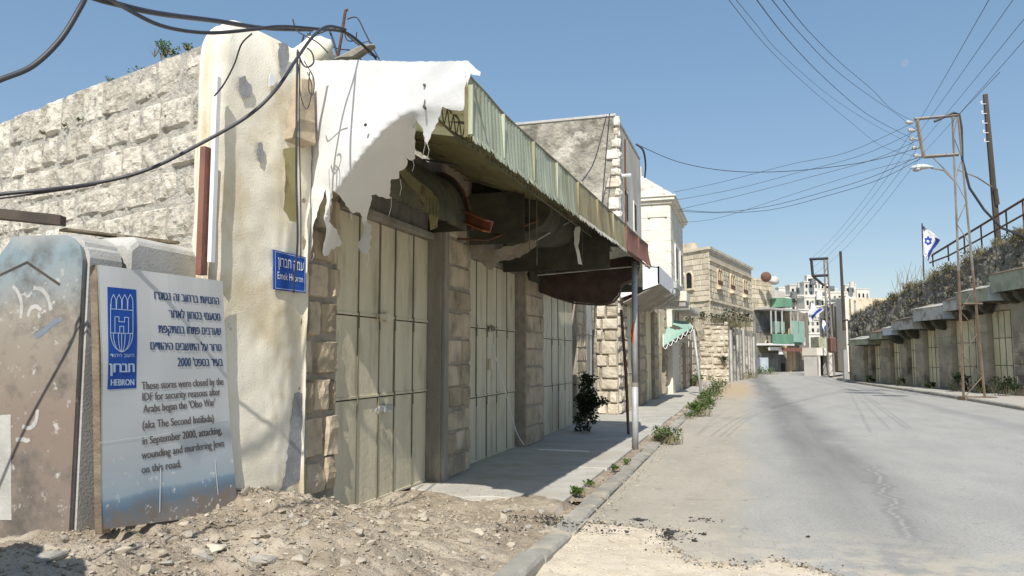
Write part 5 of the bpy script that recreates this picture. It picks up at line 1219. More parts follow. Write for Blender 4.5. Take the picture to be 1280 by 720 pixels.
a = onz(876.5, 496, .06); b = ony(867, 412, a.y+.3); tag(MB().tube([a, (a+b)/2+Vector((.01, 0, 0)), b], .05, 8).build('leaning_post', 'galvanised', smooth=True), 'pale post leaning beneath the mint awning', 'post')
o = MB().rock(at(874, 414, 31), .24, 3, 2, 1.7).build('cloth_bundle', 'right_wall'); tag(o, 'grey cloth bundle hung at the head of the leaning post', 'bundle')
# shops under and beyond it
rq = random.Random(41)
gsb = thing('low_stone_shops', 'low stone shops with closed dark doors beside the mint awning', 'building', (-4, 40, 0))
Fg2 = F((-3.1, 36.0), (.02, 1), (1, 0))
MB().box(Fg2, 0, 12, -4, -.02, 0, 2.9).build('shop_body', 'far_mortar', gsb)
masonry(gsb, Fg2, 0, 12, 0, 2.9, .02, .4, (.5, 1.0), 'ruin_stone', .02, .03, 2, 2, lip=.04, depth=.05, holes=((1.4, 3.2, 0, 2.3), (5, 7, 0, 2.3)), rng=rq)
for a in (1.4, 5.0): shop_door(Fg2, .0, a, a+1.9, 0, 2.3, [0, .5, 1], [0, 1], m='old_wood', parent=gsb, detail=False)

# ================================================================ ruined stone wall facing us at the bend
def cw(px, d):                                     # plan point at column px, distance d ahead
    p = at(px, 445, d); return Vector((p.x, p.y))
a, b, c = cw(835, 47), cw(911, 48), cw(946, 64)
rw = thing('ruined_wall', 'crumbling cream limestone wall of big uneven blocks closing the left pavement', 'wall', (a.x, a.y, 0))
Fr = F(a, b-a); Fr.n = Vector((Fr.u.y, -Fr.u.x, 0)); Lr = (b-a).length
zr = lambda u: Fr.z_of(890, 402)+.35*noise.noise(Vector((u*1.2, 1, 0)))
MB().box(Fr, 0, Lr, -.6, -.03, 0, Fr.z_of(890, 402)-.25).build('wall_core', 'far_mortar', rw)
masonry(rw, Fr, 0, Lr, 0, Fr.z_of(890, 402)+.35, .03, .36, (.35, .95), 'ruin_stone', .025, .07, 4, 4, lip=.06, depth=.12, top=zr, rng=rq, chv=.3)
MB().box(Fr, Lr*.1, Lr*.42, -1.2, -.7, 0, Fr.z_of(870, 388)).build('upper_wall', 'far_mortar', rw)
MB().box(Fr, .6, Lr-.9, -2.2, -1.7, 0, Fr.z_of(880, 380)-.1).build('grey_parapet', 'render_weathered', rw)
gw = thing('grey_side_wall', 'shaded grey wall with tall gate posts running on from the ruined wall', 'wall', (b.x, b.y, 0))
Fq = F(b, c-b, (1, 0)); Fq.n = Vector((Fq.u.y, -Fq.u.x, 0)); Lq = (c-b).length
MB().box(Fq, 0, Lq, -.5, 0, 0, Fr.z_of(905, 408)).build('wall_body', 'render_weathered', gw)
for k in range(9):
    u = .6+k*1.75; MB().box(Fq, u, u+.5, 0, .12, 0, 3.3+.3*sin(k*2)).build('gate_post', 'render_weathered' if k % 2 else 'concrete_light', gw)

# two-storey stone house
ca, cb, cc = cw(838, 62), cw(889, 58), cw(942, 72)
st = thing('stone_house', 'two-storey golden stone house with twin arched windows at the corner', 'building', (cb.x, cb.y, 0))
F1 = F(ca, cb-ca); F1.n = Vector((F1.u.y, -F1.u.x, 0)); L1 = (cb-ca).length
F2 = F(cb, cc-cb); F2.n = Vector((F2.u.y, -F2.u.x, 0)); L2 = (cc-cb).length
zt1 = F1.z_of(888, 311); zt2 = F2.z_of(938, 325)
N_ = ca+(cc-cb)
mb = MB().hull3([Vector((*p, 0)) for p in (ca, cb, cc, N_)], [Vector((*p, zt1-.03)) for p in (ca, cb, cc, N_)]); mb.build('house_body', 'far_mortar', st)
hl = []
u1a, u1b = F1.u_of(850.5), F1.u_of(868.5); zw0, zw1 = F1.z_of(860, 361), F1.z_of(860, 341)
hl1 = [(u1a, u1b, zw0, zw1+.5)]
rq = random.Random(51)
masonry(st, F1, 0, L1, 2.0, zt1, .03, .42, (.5, 1.0), 'far_stone', .015, .02, 1, 1, lip=.03, depth=.05, holes=hl1, rng=rq, limit=150)
wins = [(F2.u_of(p)-.5*s, F2.u_of(p)+.5*s) for p, s in ((901, 1.5), (917, 1.6), (933, 1.7))]
z20, z21 = F2.z_of(917, 366), F2.z_of(917, 343)
masonry(st, F2, 0, L2, 2.0, zt1, .03, .42, (.6, 1.2), 'far_stone', .015, .02, 1, 1, lip=.03, depth=.05, holes=[(a, b, z20, z21) for a, b in wins], rng=rq, limit=300)
def arch_window(fr, u0, u1, z0, z1, parent, m='glass_dark', fm='far_stone', lab=None, bars=0):
    w_ = thing('window', None, None, (0, 0, 0)); w_.location = fr.p((u0+u1)/2, 0, z0)-parent_origin(parent); w_.parent = parent
    r_ = (u1-u0)/2; c_ = (u0+u1)/2; zs = z1-r_
    P_ = [(u0, z0), (u1, z0)]+[(c_+r_*cos(t), zs+r_*sin(t)) for t in [k*pi/10 for k in range(11)]]
    MB().prism(fr, P_, .0, .045).build('pane', m, w_)
    mb = MB(); Q = [(c_+(r_+.10)*cos(t), zs+(r_+.12)*sin(t)) for t in [k*pi/10 for k in range(11)]]; q = [(c_+r_*cos(t), zs+r_*sin(t)) for t in [k*pi/10 for k in range(11)]]
    for i in range(10): mb.prism(fr, [Q[i], Q[i+1], q[i+1], q[i]], 0, .13)
    mb.box(fr, u0-.12, u0, 0, .12, z0, zs); mb.box(fr, u1, u1+.12, 0, .12, z0, zs); mb.box(fr, u0-.2, u1+.2, 0, .2, z0-.15, z0); mb.build('frame', fm, w_)
    for k in range(bars): uu = u0+(u1-u0)*(k+1)/(bars+1); MB().box(fr, uu-.03, uu+.03, .04, .08, z0, zs).build('glazing_bar', fm, w_)
    return w_
for a, b in ((F1.u_of(851.5), F1.u_of(858.3)), (F1.u_of(860.5), F1.u_of(868))): arch_window(F1, a, b, zw0, zw1, st)
for a, b in wins:
    arch_window(F2, a+.15, a+.72, z20+.2, z21-.15, st, 'shutter_grey', 'ochre_render'); arch_window(F2, b-.72, b-.15, z20+.2, z21-.15, st, 'shutter_grey', 'ochre_render')
    MB().box(F2, a-.15, b+.15, 0, .35, z20-.15, z20+.05).build('balcony_ledge', 'far_stone', st); MB().box(F2, a, b, .1, .14, z20+.05, z20+.6).build('grille', 'rusty_iron', st)
for fr, L_1 in ((F1, L1), (F2, L2)):
    MB().box(fr, -.1, L_1+.1, 0, .16, zt1-.01, zt1+.2).build('coping', 'far_stone', st)
    zz = fr.z_of(889, 374 if fr is F1 else 375); MB().box(fr, 0, L_1, 0, .14, zz-.1, zz+.1).build('string_course', 'far_stone', st)
MB().box(F2, 0, L2, -.05, .12, zt1-.9, zt1-.78).build('string_course', 'far_stone', st)
for u in (.5, .62, .78): 
    MB().tube([F2.p(L2*u, .1, 3.5), F2.p(L2*u, .1, F2.z_of(917, 382))], .05, 5).build('drain_pipe', 'pylon_rust', st)
MB().box(F1, L1*.35, L1*.6, -.6, 0, zt1+.2, zt1+.75).build('roof_block', 'far_stone', st)

# ================================================================ green balcony house with dish, beyond
ga_, gb_ = cw(941, 76), cw(1012, 84)
gh = thing('balcony_house', 'old stone house with green-clad balconies above grey steel shutters', 'building', (ga_.x, ga_.y, 0))
Fh = F(ga_, gb_-ga_); Fh.n = Vector((Fh.u.y, -Fh.u.x, 0)); Lh = (gb_-ga_).length
U = Fh.u_of; Z = Fh.z_of
def fb(name, m, px0, px1, py0, py1, n0, n1, parent=gh, fr=Fh): return MB().box(fr, fr.u_of(px0), fr.u_of(px1), n0, n1, fr.z_of((px0+px1)/2, py1), fr.z_of((px0+px1)/2, py0)).build(name, m, parent)
MB().box(Fh, 0, Lh, -6, 0, 0, Z(960, 388)).build('house_body', 'concrete_dirty', gh)
MB().box(Fh, 0, U(968), -5, .1, Z(955, 388), Z(955, 349)).build('upper_storey', 'far_stone', gh)
masonry(gh, Fh, 0, U(966), Z(955, 386), Z(955, 350), .14, .45, (.6, 1.1), 'far_stone', .015, .02, 1, 1, lip=.03, depth=.05, rng=rq, limit=80)
MB().box(Fh, U(968), U(1000), -6, -1.5, Z(985, 388), Z(985, 362)).build('upper_storey', 'hill_wall', gh)
for i in range(6): fb('louvre', 'white_wall', 970+i*3.4, 971.8+i*3.4, 362, 372, -1.5, -1.3)
fb('balcony_slab', 'concrete_light', 943, 985, 386.5, 389, 0, 1.6)
fb('balcony_slab', 'white_fascia', 946, 973, 429.5, 432, 0, 1.8); fb('balcony_panel', 'balcony_green', 946, 972, 418, 430, 1.75, 1.82)
fb('balcony_panel', 'balcony_green', 973, 987, 416, 431, 1.3, 1.4)
fb('green_box', 'balcony_green', 963, 974, 374, 385, .3, 1.6); fb('dark_recess', 'shutter_grey', 946, 984, 390, 416, .01, .04)
fb('hanging_cloth', 'mint_sheet', 958, 972, 402, 416, .8, .9); fb('hanging_cloth', 'mint_sheet', 974, 989, 402, 428, 1.5, 1.6)
for x in (947, 953, 961, 972, 981): fb('balcony_post', 'concrete_light', x, x+1.0, 389, 418, 1.5, 1.6)
fb('dark_recess', 'shop_paint_dark', 947, 984, 433, 442, .01, .05)
fb('shop_fascia', 'white_fascia', 947, 962, 434, 438, 1.2, 1.3); fb('rusty_canopy', 'valance_maroon', 962, 1003, 435, 439.5, .8, 1.8)
fb('white_notice', 'white_fascia', 958.5, 966, 436, 443, 1.3, 1.4); fb('satellite_dish', 'white_fascia', 985, 994, 422, 432, 1.0, 1.2)
for k in range(11): fb('roller_shutter', 'shutter_grey', 947+k*4.05, 950.8+k*4.05, 441, 467, .05, .14)
fb('open_doorway', 'dark_gap', 974, 979, 454, 467, .13, .17)
arch_window(Fh, U(957), U(961), Z(959, 434), Z(959, 426), gh)
fb('pale_buttress', 'canopy_blue', 945.5, 950, 447, 468, .3, .9); fb('blue_door', 'print_slate', 942, 944.5, 448, 466, .3, .5)
dsh = at(957.5, 346, 76); d_ = MB()
def dish(i, j): a = i*2*pi; r = j*.5; return Vector((r*cos(a), .22*j*j-.1, r*sin(a)))
d_.grid(lambda i, j: dsh+dish(i, j)*1.0, 20, 5); dd = d_.build('satellite_dish', 'dish_red', thick=.03); tag(dd, 'big dark red satellite dish on the roof of the balcony house', 'satellite dish')
o = MB().rock(at(967, 351, 77), .5, 4, 2, 1.0).build('water_tank', 'white_wall', smooth=True); tag(o, 'white water tank beside the red dish', 'water tank')
oc = thing('ochre_house', 'narrow ochre house with tall pale shutters right of the green balconies', 'building', (gb_.x, gb_.y, 0))
oa, ob = cw(988, 80), cw(1010, 90)
Fo = F(oa, ob-oa); Fo.n = Vector((Fo.u.y, -Fo.u.x, 0))
MB().box(Fo, 0, (ob-oa).length, -5, 0, 0, Fo.z_of(1000, 390)).build('house_body', 'ochre_render', oc)
for k in range(4): MB().box(Fo, Fo.u_of(990+k*4.5), Fo.u_of(992.5+k*4.5), 0, .15, Fo.z_of(1000, 462), Fo.z_of(1000, 398)).build('tall_shutter', 'hill_wall' if k % 2 else 'ochre_render', oc)

# far hillside town
hill = MB()
def hl_(i, j):
    x = -260+i*520; y = 120+j*330; z = -1+46*smooth(j*1.1)*(.75+.4*noise.noise(Vector((i*3, 0, 0)))); return Vector((x, y, z))
tag(hill.grid(hl_, 60, 24).build('hillside', 'hill', smooth=True), kind='structure')
rh = random.Random(77)
def block_house(px0, px1, py0, py1, d, m, nw, nf, lab):
    a = cw(px0, d); b = cw(px1, d); fr = F(a, b-a); fr.n = Vector((fr.u.y, -fr.u.x, 0)); L = (b-a).length; z1 = fr.z_of((px0+px1)/2, py0); z0 = max(-.12, fr.z_of((px0+px1)/2, py1)-6)
    t = thing('hillside_house', lab, 'house', (a.x, a.y, max(0, z0)), 'houses on the far hillside')
    MB().box(fr, 0, L, -L*.8, 0, z0, z1).build('wall', m, t); MB().box(fr, -.15, L+.15, -L*.8-.15, .15, z1+.01, z1+.3).build('roof', m, t)
    fh = (z1-(z0+6))/max(1, nf)
    for f_ in range(nf):
        for k in range(nw):
            u = L*(k+.5)/nw+rh.uniform(-.1, .1)*L/nw; zz = z1-fh*(f_+.75)
            MB().box(fr, u-L/nw*.2, u+L/nw*.2, 0, .12, zz, zz+fh*.45).build('window', 'glass_dark' if rh.random() < .7 else 'shutter_grey', t)
    return t
specs = [(990,1010,357,370,200,'white_wall',3,1,'long white house behind the pylon, left half'), (1008,1026,353,370,190,'white_wall',3,2,'taller white house with dark windows on the skyline left of the thin pole'),
  (1024,1050,362,380,230,'hill_wall',4,1,'low beige house on the skyline below the pylon'), (1060,1073,357,368,210,'white_wall',2,1,'small white house on the skyline at the end of the dark wall'),
  (984,1010,370,392,170,'hill_wall',4,2,'cream house under the white skyline houses'), (1008,1040,372,396,165,'hill_wall',5,2,'wide beige house in the middle of the hillside'),
  (1000,1014,388,408,150,'white_wall',2,2,'pale house left of the far flag'), (1036,1062,366,392,180,'hill_wall',4,2,'beige house right of the pylon'), 
  (1008,1027,400,418,140,'white_wall',3,2,'white house low on the hill with black windows'), (1010,1026,418,434,130,'white_wall',3,2,'lowest white house at the end of the street'),
  (976,992,360,374,210,'hill_wall',2,1,'beige house behind the water tank'), (1052,1084,374,396,150,'hill_wall',3,1,'dusty beige house behind the far end of the dark wall')]
specs += [(976,990,374,388,160,'hill_wall',3,1,'sandy house just above the green box'), (1038,1052,380,400,150,'hill_wall',3,2,'sandy house beside the distant thin pole'), (1018,1034,384,404,150,'hill_wall',3,2,'grey-cream house behind the nearer far flag'),
  (996,1008,398,420,135,'hill_wall',2,2,'narrow cream house above the ochre house'), (1030,1044,398,420,135,'hill_wall',3,2,'cream house behind the narrow far flag'), (1012,1022,345,356,250,'hill_wall',2,1,'highest little beige house on the skyline'), (1028,1040,354,366,240,'white_wall',2,1,'small pale house on the skyline left of the distant pole'), (1074,1090,362,378,220,'hill_wall',3,1,'beige house hidden behind the bare bush')]
for s_ in specs: block_house(*s_)
for i, (x, y, d) in enumerate(((1000,355,200), (1016,351,190), (1065,355,210), (1040,360,230), (1024,369,165), (992,368,170))):
    p = at(x, y, d); tag(MB().tube([p-Vector((0, 0, 1)), p+Vector((0, 0, .6))], .7, 8).build('water_tank', 'shutter_grey' if i % 2 else 'white_wall'), ('white roof tank on the long white hillside house', 'dark roof tank on the tall white hillside house', 'pale roof tank on the small skyline house at the wall end', 'dark roof tank on the low beige skyline house', 'pale roof tank on the wide beige house', 'dark roof tank on the cream house')[i], 'water tank', 'roof tanks on the hillside')
# arched stone building near the bend, right
aa, ab = cw(1026, 92), cw(1066, 78)
ab_ = thing('arched_building', 'stone building with a dark arch at the far end of the street', 'building', (aa.x, aa.y, 0))
Fa = F(aa, ab-aa); Fa.n = Vector((Fa.u.y, -Fa.u.x, 0))
MB().box(Fa, 0, (ab-aa).length, -8, 0, 0, Fa.z_of(1045, 378)).build('building_body', 'far_stone', ab_)
arch_window(Fa, Fa.u_of(1032), Fa.u_of(1043), Fa.z_of(1037, 395), Fa.z_of(1037, 382), ab_, 'shutter_grey')
arch_window(Fa, Fa.u_of(1033), Fa.u_of(1041), Fa.z_of(1037, 440), Fa.z_of(1037, 402), ab_, 'shutter_grey', 'cream_stone')
MB().box(Fa, Fa.u_of(1045), Fa.u_of(1050), 0, .5, 0, Fa.z_of(1047, 380)).build('buttress', 'concrete_dirty', ab_)
MB().box(Fa, Fa.u_of(1052), Fa.u_of(1064), 0, .4, 0, Fa.z_of(1058, 372)).build('side_wing', 'cream_stone', ab_)
fl_ = thing('green_shed', 'small dark green shed roof beneath the far flags', 'shed', (cw(1030, 74).x, cw(1030, 74).y, 0))
fr = F(cw(1024, 74), cw(1034, 74)-cw(1024, 74)); fr.n = Vector((fr.u.y, -fr.u.x, 0)); MB().box(fr, 0, .8, -2, 0, 2.2, fr.z_of(1029, 421)).build('shed_body', 'canopy_green', fl_)

MB_ = MB().box(F(cw(1053, 56), cw(1062, 53)-cw(1053, 56), (-.3, -1)), 0, .62, -1.5, 0, 0, at(1057, 437, 54).z); tag(MB_.build('white_wall_end', 'white_wall'), 'sunlit white wall end beside the last shop of the right row', 'wall')
MB_ = MB().box(F(cw(1036, 58), cw(1051, 55)-cw(1036, 58), (-.3, -1)), 0, .95, -1.6, .3, at(1044, 441, 57).z, at(1044, 421, 57).z); tag(MB_.build('maroon_canopy', 'valance_maroon', bevel=.1), 'faded maroon canopy at the far end of the right shop row', 'canopy')
for px, py, w_, lab in ((1081,491,.85,'dark oval patch on the road nearer the left'), (1113,494.5,.7,'dark oval patch on the road nearer the right kerb')):
    p = onz(px, py, .004); tag(MB().add([p+Vector((w_*cos(t), w_*sin(t)*.8, 0)) for t in [k*pi/9 for k in range(18)]], [tuple(range(18))]).build('manhole_cover', 'shutter_grey'), lab, 'manhole cover', 'dark patches on the road')  # flat dark ovals laid just above the asphalt
# guard booth
ba, bb, bc = cw(1011, 66), cw(1021, 63), cw(1040, 63.6)
bt_ = thing('guard_booth', 'small cream guard booth with dark openings on the road at the bend', 'booth', (bb.x, bb.y, 0))
Fb1 = F(ba, bb-ba); Fb1.n = Vector((Fb1.u.y, -Fb1.u.x, 0)); Fb2 = F(bb, bc-bb); Fb2.n = Vector((Fb2.u.y, -Fb2.u.x, 0)); Lb = (bc-bb).length; hB = Fb2.z_of(1030, 435)
MB().box(Fb1, 0, (bb-ba).length, -.12, 0, 0, hB).build('side_wall', 'concrete_dirty', bt_)
MB().box(Fb2, 0, Lb*.22, -1.5, .0, 0, hB-.6).build('front_post', 'white_wall', bt_); MB().box(Fb2, Lb*.8, Lb, -1.5, 0, 0, hB-.6).build('front_post', 'white_wall', bt_)
MB().box(Fb2, -.05, Lb+.05, -1.6, .06, hB-.62, hB+.02).build('fascia', 'cream_stone', bt_)
MB().box(Fb2, Lb*.22, Lb*.8, -1.2, -.7, 0, hB-.6).build('dark_interior', 'glass_dark', bt_)
MB().box(Fb2, Lb*.24, Lb*.36, -.3, -.2, .9, 1.5).build('red_panel', 'valance_maroon', bt_)

# ================================================================ RIGHT SIDE
rs = thing('right_shop_row', 'long row of closed shops in shade below the overgrown wall on the right', 'building', (A.x, A.y, 0))
UR = FR.u_of
_t = sorted((UR(x), FR.z_of(x, y)) for x, y in ((1083,428), (1094,426), (1118,420), (1138,415), (1163,408), (1205,398), (1250,386)))
_mu = sum(a for a, _ in _t)/7; _mz = sum(b for _, b in _t)/7; _k = sum((a-_mu)*(b-_mz) for a, b in _t)/sum((a-_mu)**2 for a, _ in _t)
def HT(u): return min(3.9, _mz+_k*(u-_mu))
HR = HT(UR(1253)); print('HT', [(round(a, 1), round(b, 2)) for a, b in _t], round(_k, 3))
MB().prism(FR, [(-2, 0), (LR+.5, 0), (LR+.5, HT(LR)+.2), (LR*.5, HT(LR*.5)+.2), (-2, HT(-2)+.2)], -5, -.35).build('shop_body', 'right_wall', rs)
doors = [(1079.5,1086.5), (1088.5,1100), (1112,1124.5), (1133,1144), (1154,1172.5), (1190,1221), (1235,1266)]
du = [(UR(b), UR(a)) for a, b in doors]                    # u grows away
du = [(min(a, b), max(a, b)) for a, b in du]; du.sort()
du = [(-.5, 2.2), (4.8, 7.6)]+[d for d in du if d[0] > 8.2] if du[0][0] > 8 else du
prev = -2; rq = random.Random(61)
pr_edges = []
for (a, b) in du: pr_edges.append((prev, a)); prev = b
pr_edges.append((prev, LR+.4))
for a, b in du:
    HR = HT((a+b)/2); shop_door(FR, -.25, a, b, .1, HR-.04, [0, .25, .5, .75, 1], [0, .34, .67, 1], m='right_door', parent=rs, gap=.022)
    MB().box(FR, a, b, -.3, -.10, HR-.03, HR+.2).build('lintel', 'right_wall', rs)
print('RIGHT', round(HR, 2), [(round(a, 1), round(b, 1)) for a, b in du], round(LR, 1))
for a, b in pr_edges:
    if b-a < .15: continue
    HR = HT((a+b)/2)
    MB().box(FR, a+.02, b-.02, -.3, -.02, 0, HR+.2).build('pier_core', 'right_wall', rs)
    masonry(rs, FR, a+.02, b-.02, .1, HR+.2, .0, .42, (.45, .9), 'right_wall', .012, .02, 1, 1, lip=.025, depth=.03, rng=rq, limit=60)
# box canopies over the doors
def fz(px, py, off): return FR.z_of(px, py, off)
cans = [(1062,1086,424,431,'canopy_green'), (1087,1104,415,424,'canopy_green'), (1104,1116,410,419,'canopy_blue'), (1115,1143,400,412,'canopy_grey'), (1143,1181,384,400,'canopy_grey'), (1181,1199,374,388,'canopy_grey'), (1198,1240,362,378,'canopy_green'), (1241,1290,338,362,'canopy_green')]
CN = .7
for i, (x0, x1, y0, y1, m) in enumerate(cans):
    FRo = F(FR.o+FR.n*CN, FR.u, FR.n); u0, u1 = FRo.u_of(x1), FRo.u_of(x0); xm = (x0+x1)/2
    zt2_, zb2 = FRo.z_of(xm, y0), FRo.z_of(xm, y1)
    labs = ['last green canopy at the far end of the right shop row', 'small green canopy second from the far end of the right row', 'pale blue canopy between the green and grey ones on the right row', 'grey canopy left of the widest grey one on the right row', 'wide grey canopy with a bright blue-white end left of the lattice pylon', 'short grey canopy just behind the lattice pylon', 'dull green canopy directly right of the lattice pylon', 'large green canopy nearest to us on the right row']
    t = thing('shop_canopy', labs[i], 'canopy', FRo.p(u0, 0, zb2), 'canopies along the right shop row')
    MB().box(FR, u0+.05, u1-.05, CN-.03, CN, zb2, zt2_).build('street_fascia', m, t)
    MB().prism(F(FR.p(u0+.03, 0, 0), FR.n, -FR.u), [(-.2, zb2), (CN, zb2), (CN, zt2_), (-.2, zt2_+.25)], 0, .03).build('near_cheek', 'canopy_blue' if i in (4, 2, 6) else m, t)
    mb = MB(); mb.add([FR.p(u0+.04, -.2, zt2_+.25), FR.p(u1, -.2, zt2_+.25), FR.p(u1, CN+.06, zt2_), FR.p(u0+.04, CN+.06, zt2_)], [(0, 1, 2, 3)]); mb.build('roof_sheet', 'pylon_rust' if i % 2 else 'canopy_grey', t, thick=.02)
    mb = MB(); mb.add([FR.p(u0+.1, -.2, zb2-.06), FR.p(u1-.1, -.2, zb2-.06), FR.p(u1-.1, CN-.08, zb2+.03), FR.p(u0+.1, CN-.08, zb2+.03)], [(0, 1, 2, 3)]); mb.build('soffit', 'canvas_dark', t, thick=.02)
    for uu in (u0+.5, (u0+u1)/2, u1-.5):
        mb = MB(); pts = [(0, zb2)]+[(.75*CN*sin(t2)+.02, zb2-.05-.5*(1-cos(t2))*0-.42*cos(t2*1.0)) for t2 in [k*pi/2/6 for k in range(7)]]
        if x1 > 1110 and uu != u0+.5: mb.prism(F(FR.p(uu, 0, 0), FR.n, -FR.u), pts, 0, .35); mb.build('folded_canvas', 'canvas_dark', t)
# dark overgrown retaining wall above
HR = HT(UR(1253))
dw = thing('overgrown_wall', 'dark stone retaining wall with dry plants above the right shops', 'wall', (A.x, A.y, HR))
def wt(u):
    pts = [(UR(1300), 0), (LR, 0)]
    P_ = [(1290,290), (1240,305), (1200,330), (1165,345), (1140,357), (1110,372), (1085,382), (1064,392)]
    Q_ = sorted((FR.u_of(x), FR.z_of(x, y)) for x, y in P_)
    if u <= Q_[0][0]: return Q_[0][1]
    for (ua, za), (ub, zb) in zip(Q_, Q_[1:]):
        if u <= ub: return za+(zb-za)*(u-ua)/(ub-ua)
    return Q_[-1][1]
def dwf(i, j):
    u = -2+(LR+3)*i; zt3 = wt(u)+.12*noise.noise(Vector((u*1.5, 0, 3))); HR = HT(u); z = HR+.17+(zt3-HR-.17)*j
    return FR.p(u, -.05-.35*j+.12*fbm(u*1.4, z*1.4)+.05*fbm(u*5, z*5, 2), z)
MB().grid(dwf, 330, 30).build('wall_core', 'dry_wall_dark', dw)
MB().grid(lambda i, j: FR.p(-2+(LR+3)*i, -.6-14*j, wt(-2+(LR+3)*i)-.02+.25*fbm(i*30, j*10)), 60, 8).build('earth_bank', 'dirt', dw)
for k in range(190):
    u = rq.uniform(6, LR); HR = HT(u); z = rq.uniform(HR+.5, wt(u)-.25); t_ = (z-HR-.3)/(wt(u)-HR-.3); w_ = rq.uniform(.25, .6); h = rq.uniform(.15, .32)
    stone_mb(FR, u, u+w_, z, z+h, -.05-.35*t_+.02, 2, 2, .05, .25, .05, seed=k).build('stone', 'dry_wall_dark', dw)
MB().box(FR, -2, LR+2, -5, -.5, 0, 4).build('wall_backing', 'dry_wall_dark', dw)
rv = random.Random(8)
def veg(name, lab, us, m, n, size, r, off=-.45, cat='shrub', grp='plants growing on the overgrown wall'):
    for ui, u in enumerate(us):
        lab_ = lab+', '+['nearest us', 'second from the near end', 'third from the near end', 'fourth', 'fifth', 'sixth', 'seventh', 'eighth', 'ninth', 'tenth', 'eleventh', 'twelfth', 'farthest'][ui if ui < 3 or ui < len(us)-1 else 12]+(' from the near end' if 3 <= ui < len(us)-1 else ''); z = wt(u)+rv.uniform(-.15, .1); p = FR.p(u, off+rv.uniform(-.1, .2), z); t = thing(name, lab_, cat, p, grp); lf = MB()
        for q in range(5): leafy(lf, p+Vector((rv.uniform(-r, r), rv.uniform(-r, r), rv.uniform(-.1, r*.9))), r*.6, n//5, size, rng=rv)
        lf.build('foliage', m, t); g = MB(); grassy(g, p, r, 50, r*1.4, rv, .018); g.build('dry_stems', 'leaf_dry', t)
veg('wall_shrub', 'olive shrub on the crest of the dark overgrown wall', [UR(x) for x in (1278, 1262, 1215, 1180, 1168, 1138, 1112)], 'leaf_olive', 170, .11, .36)
veg('wall_shrub', 'dry brown shrub on the crest of the dark overgrown wall', [UR(x) for x in (1285, 1270, 1238, 1203, 1160, 1130, 1090)], 'leaf_dry', 150, .10, .30)
gm = MB()
for k in range(90):
    u = rv.uniform(5, LR); HR = HT(u); z = rv.uniform(HR+.6, wt(u)); leafy(gm, FR.p(u, -.1-.3*((z-HR)/(wt(u)-HR)), z), rv.uniform(.1, .3), 26, .1, .8, rng=rv)
tag(gm.build('hanging_plants', 'leaf_dry'), kind='stuff')
gm = MB()
for k in range(800):
    u = rv.uniform(0, LR+1); grassy(gm, FR.p(u, rv.uniform(-.8, -.35), wt(u)-.05), .12, 5, .30, rv, .010)
tag(gm.build('dry_grass', 'leaf_dry'), kind='stuff')
# bare bush on skyline
p = FR.p(UR(1108), -2, wt(UR(1108))-.1); bb_ = thing('bare_bush', 'leafless twiggy bush on the skyline at the far end of the wall', 'bush', p); tw = MB()
for k in range(70):
    a = rv.uniform(0, 6.3); l = rv.uniform(.9, 2.2); b0 = p+Vector((rv.uniform(-1.3, 1.3), rv.uniform(-1.5, 1.5), 0)); q = b0+Vector((cos(a)*.3, sin(a)*.3, l*.6)); e_ = q+Vector((cos(a+1)*.3, sin(a+1)*.3, l*.4))
    tw.tube([b0, q, e_], [.018, .012, .006], 3)
tw.build('branches', 'leaf_dry', bb_)
# railing on the wall
rl = thing('steel_railing', 'rusty two-bar railing climbing along the top of the overgrown wall', 'railing', FR.p(UR(1220), -.6, 6))
def rp(px, py, off=-.7): u = F(FR.o+FR.n*off, FR.u, FR.n).u_of(px); return FR.p(u, off, FR.z_of(px, py, off))
MB().tube([rp(1165, 321), rp(1180, 312), rp(1230, 282), rp(1295, 243)], .05, 6).build('top_rail', 'rusty_iron', rl)
MB().tube([rp(1168, 327), rp(1192, 318), rp(1230, 298), rp(1295, 262)], .04, 6).build('lower_rail', 'rusty_iron', rl)
for x, y0, y1 in ((1172,317,332), (1192,305,325), (1213,293,318), (1235,279,308), (1268,259,290), (1290,246,285)): MB().tube([rp(x, y0), rp(x, y1)], .035, 6).build('rail_post', 'rusty_iron', rl)
# bushes at the foot of the right shops
for x, s_, lab in ((1218,1.0,'dark bush at the foot of the pylon by the shuttered shop'), (1273,.9,'dark bush at the right edge beside the shop door'), (1240,.7,'low dark bush between the pylon and the last door'), (1140,.55,'dark weed at the base of the right shops, left of the pylon'), (1175,.45,'small dark weed between two right-hand shop doors'), (1098,.5,'farthest dark weed at the base of the right shops')):
    u = UR(x); weed(lab, FR.p(u, .55, .1), .55*s_, .85*s_, int(420*s_), .1, 'dark_bush', 'bushes at the foot of the right shops', .12, True, cat='bush')

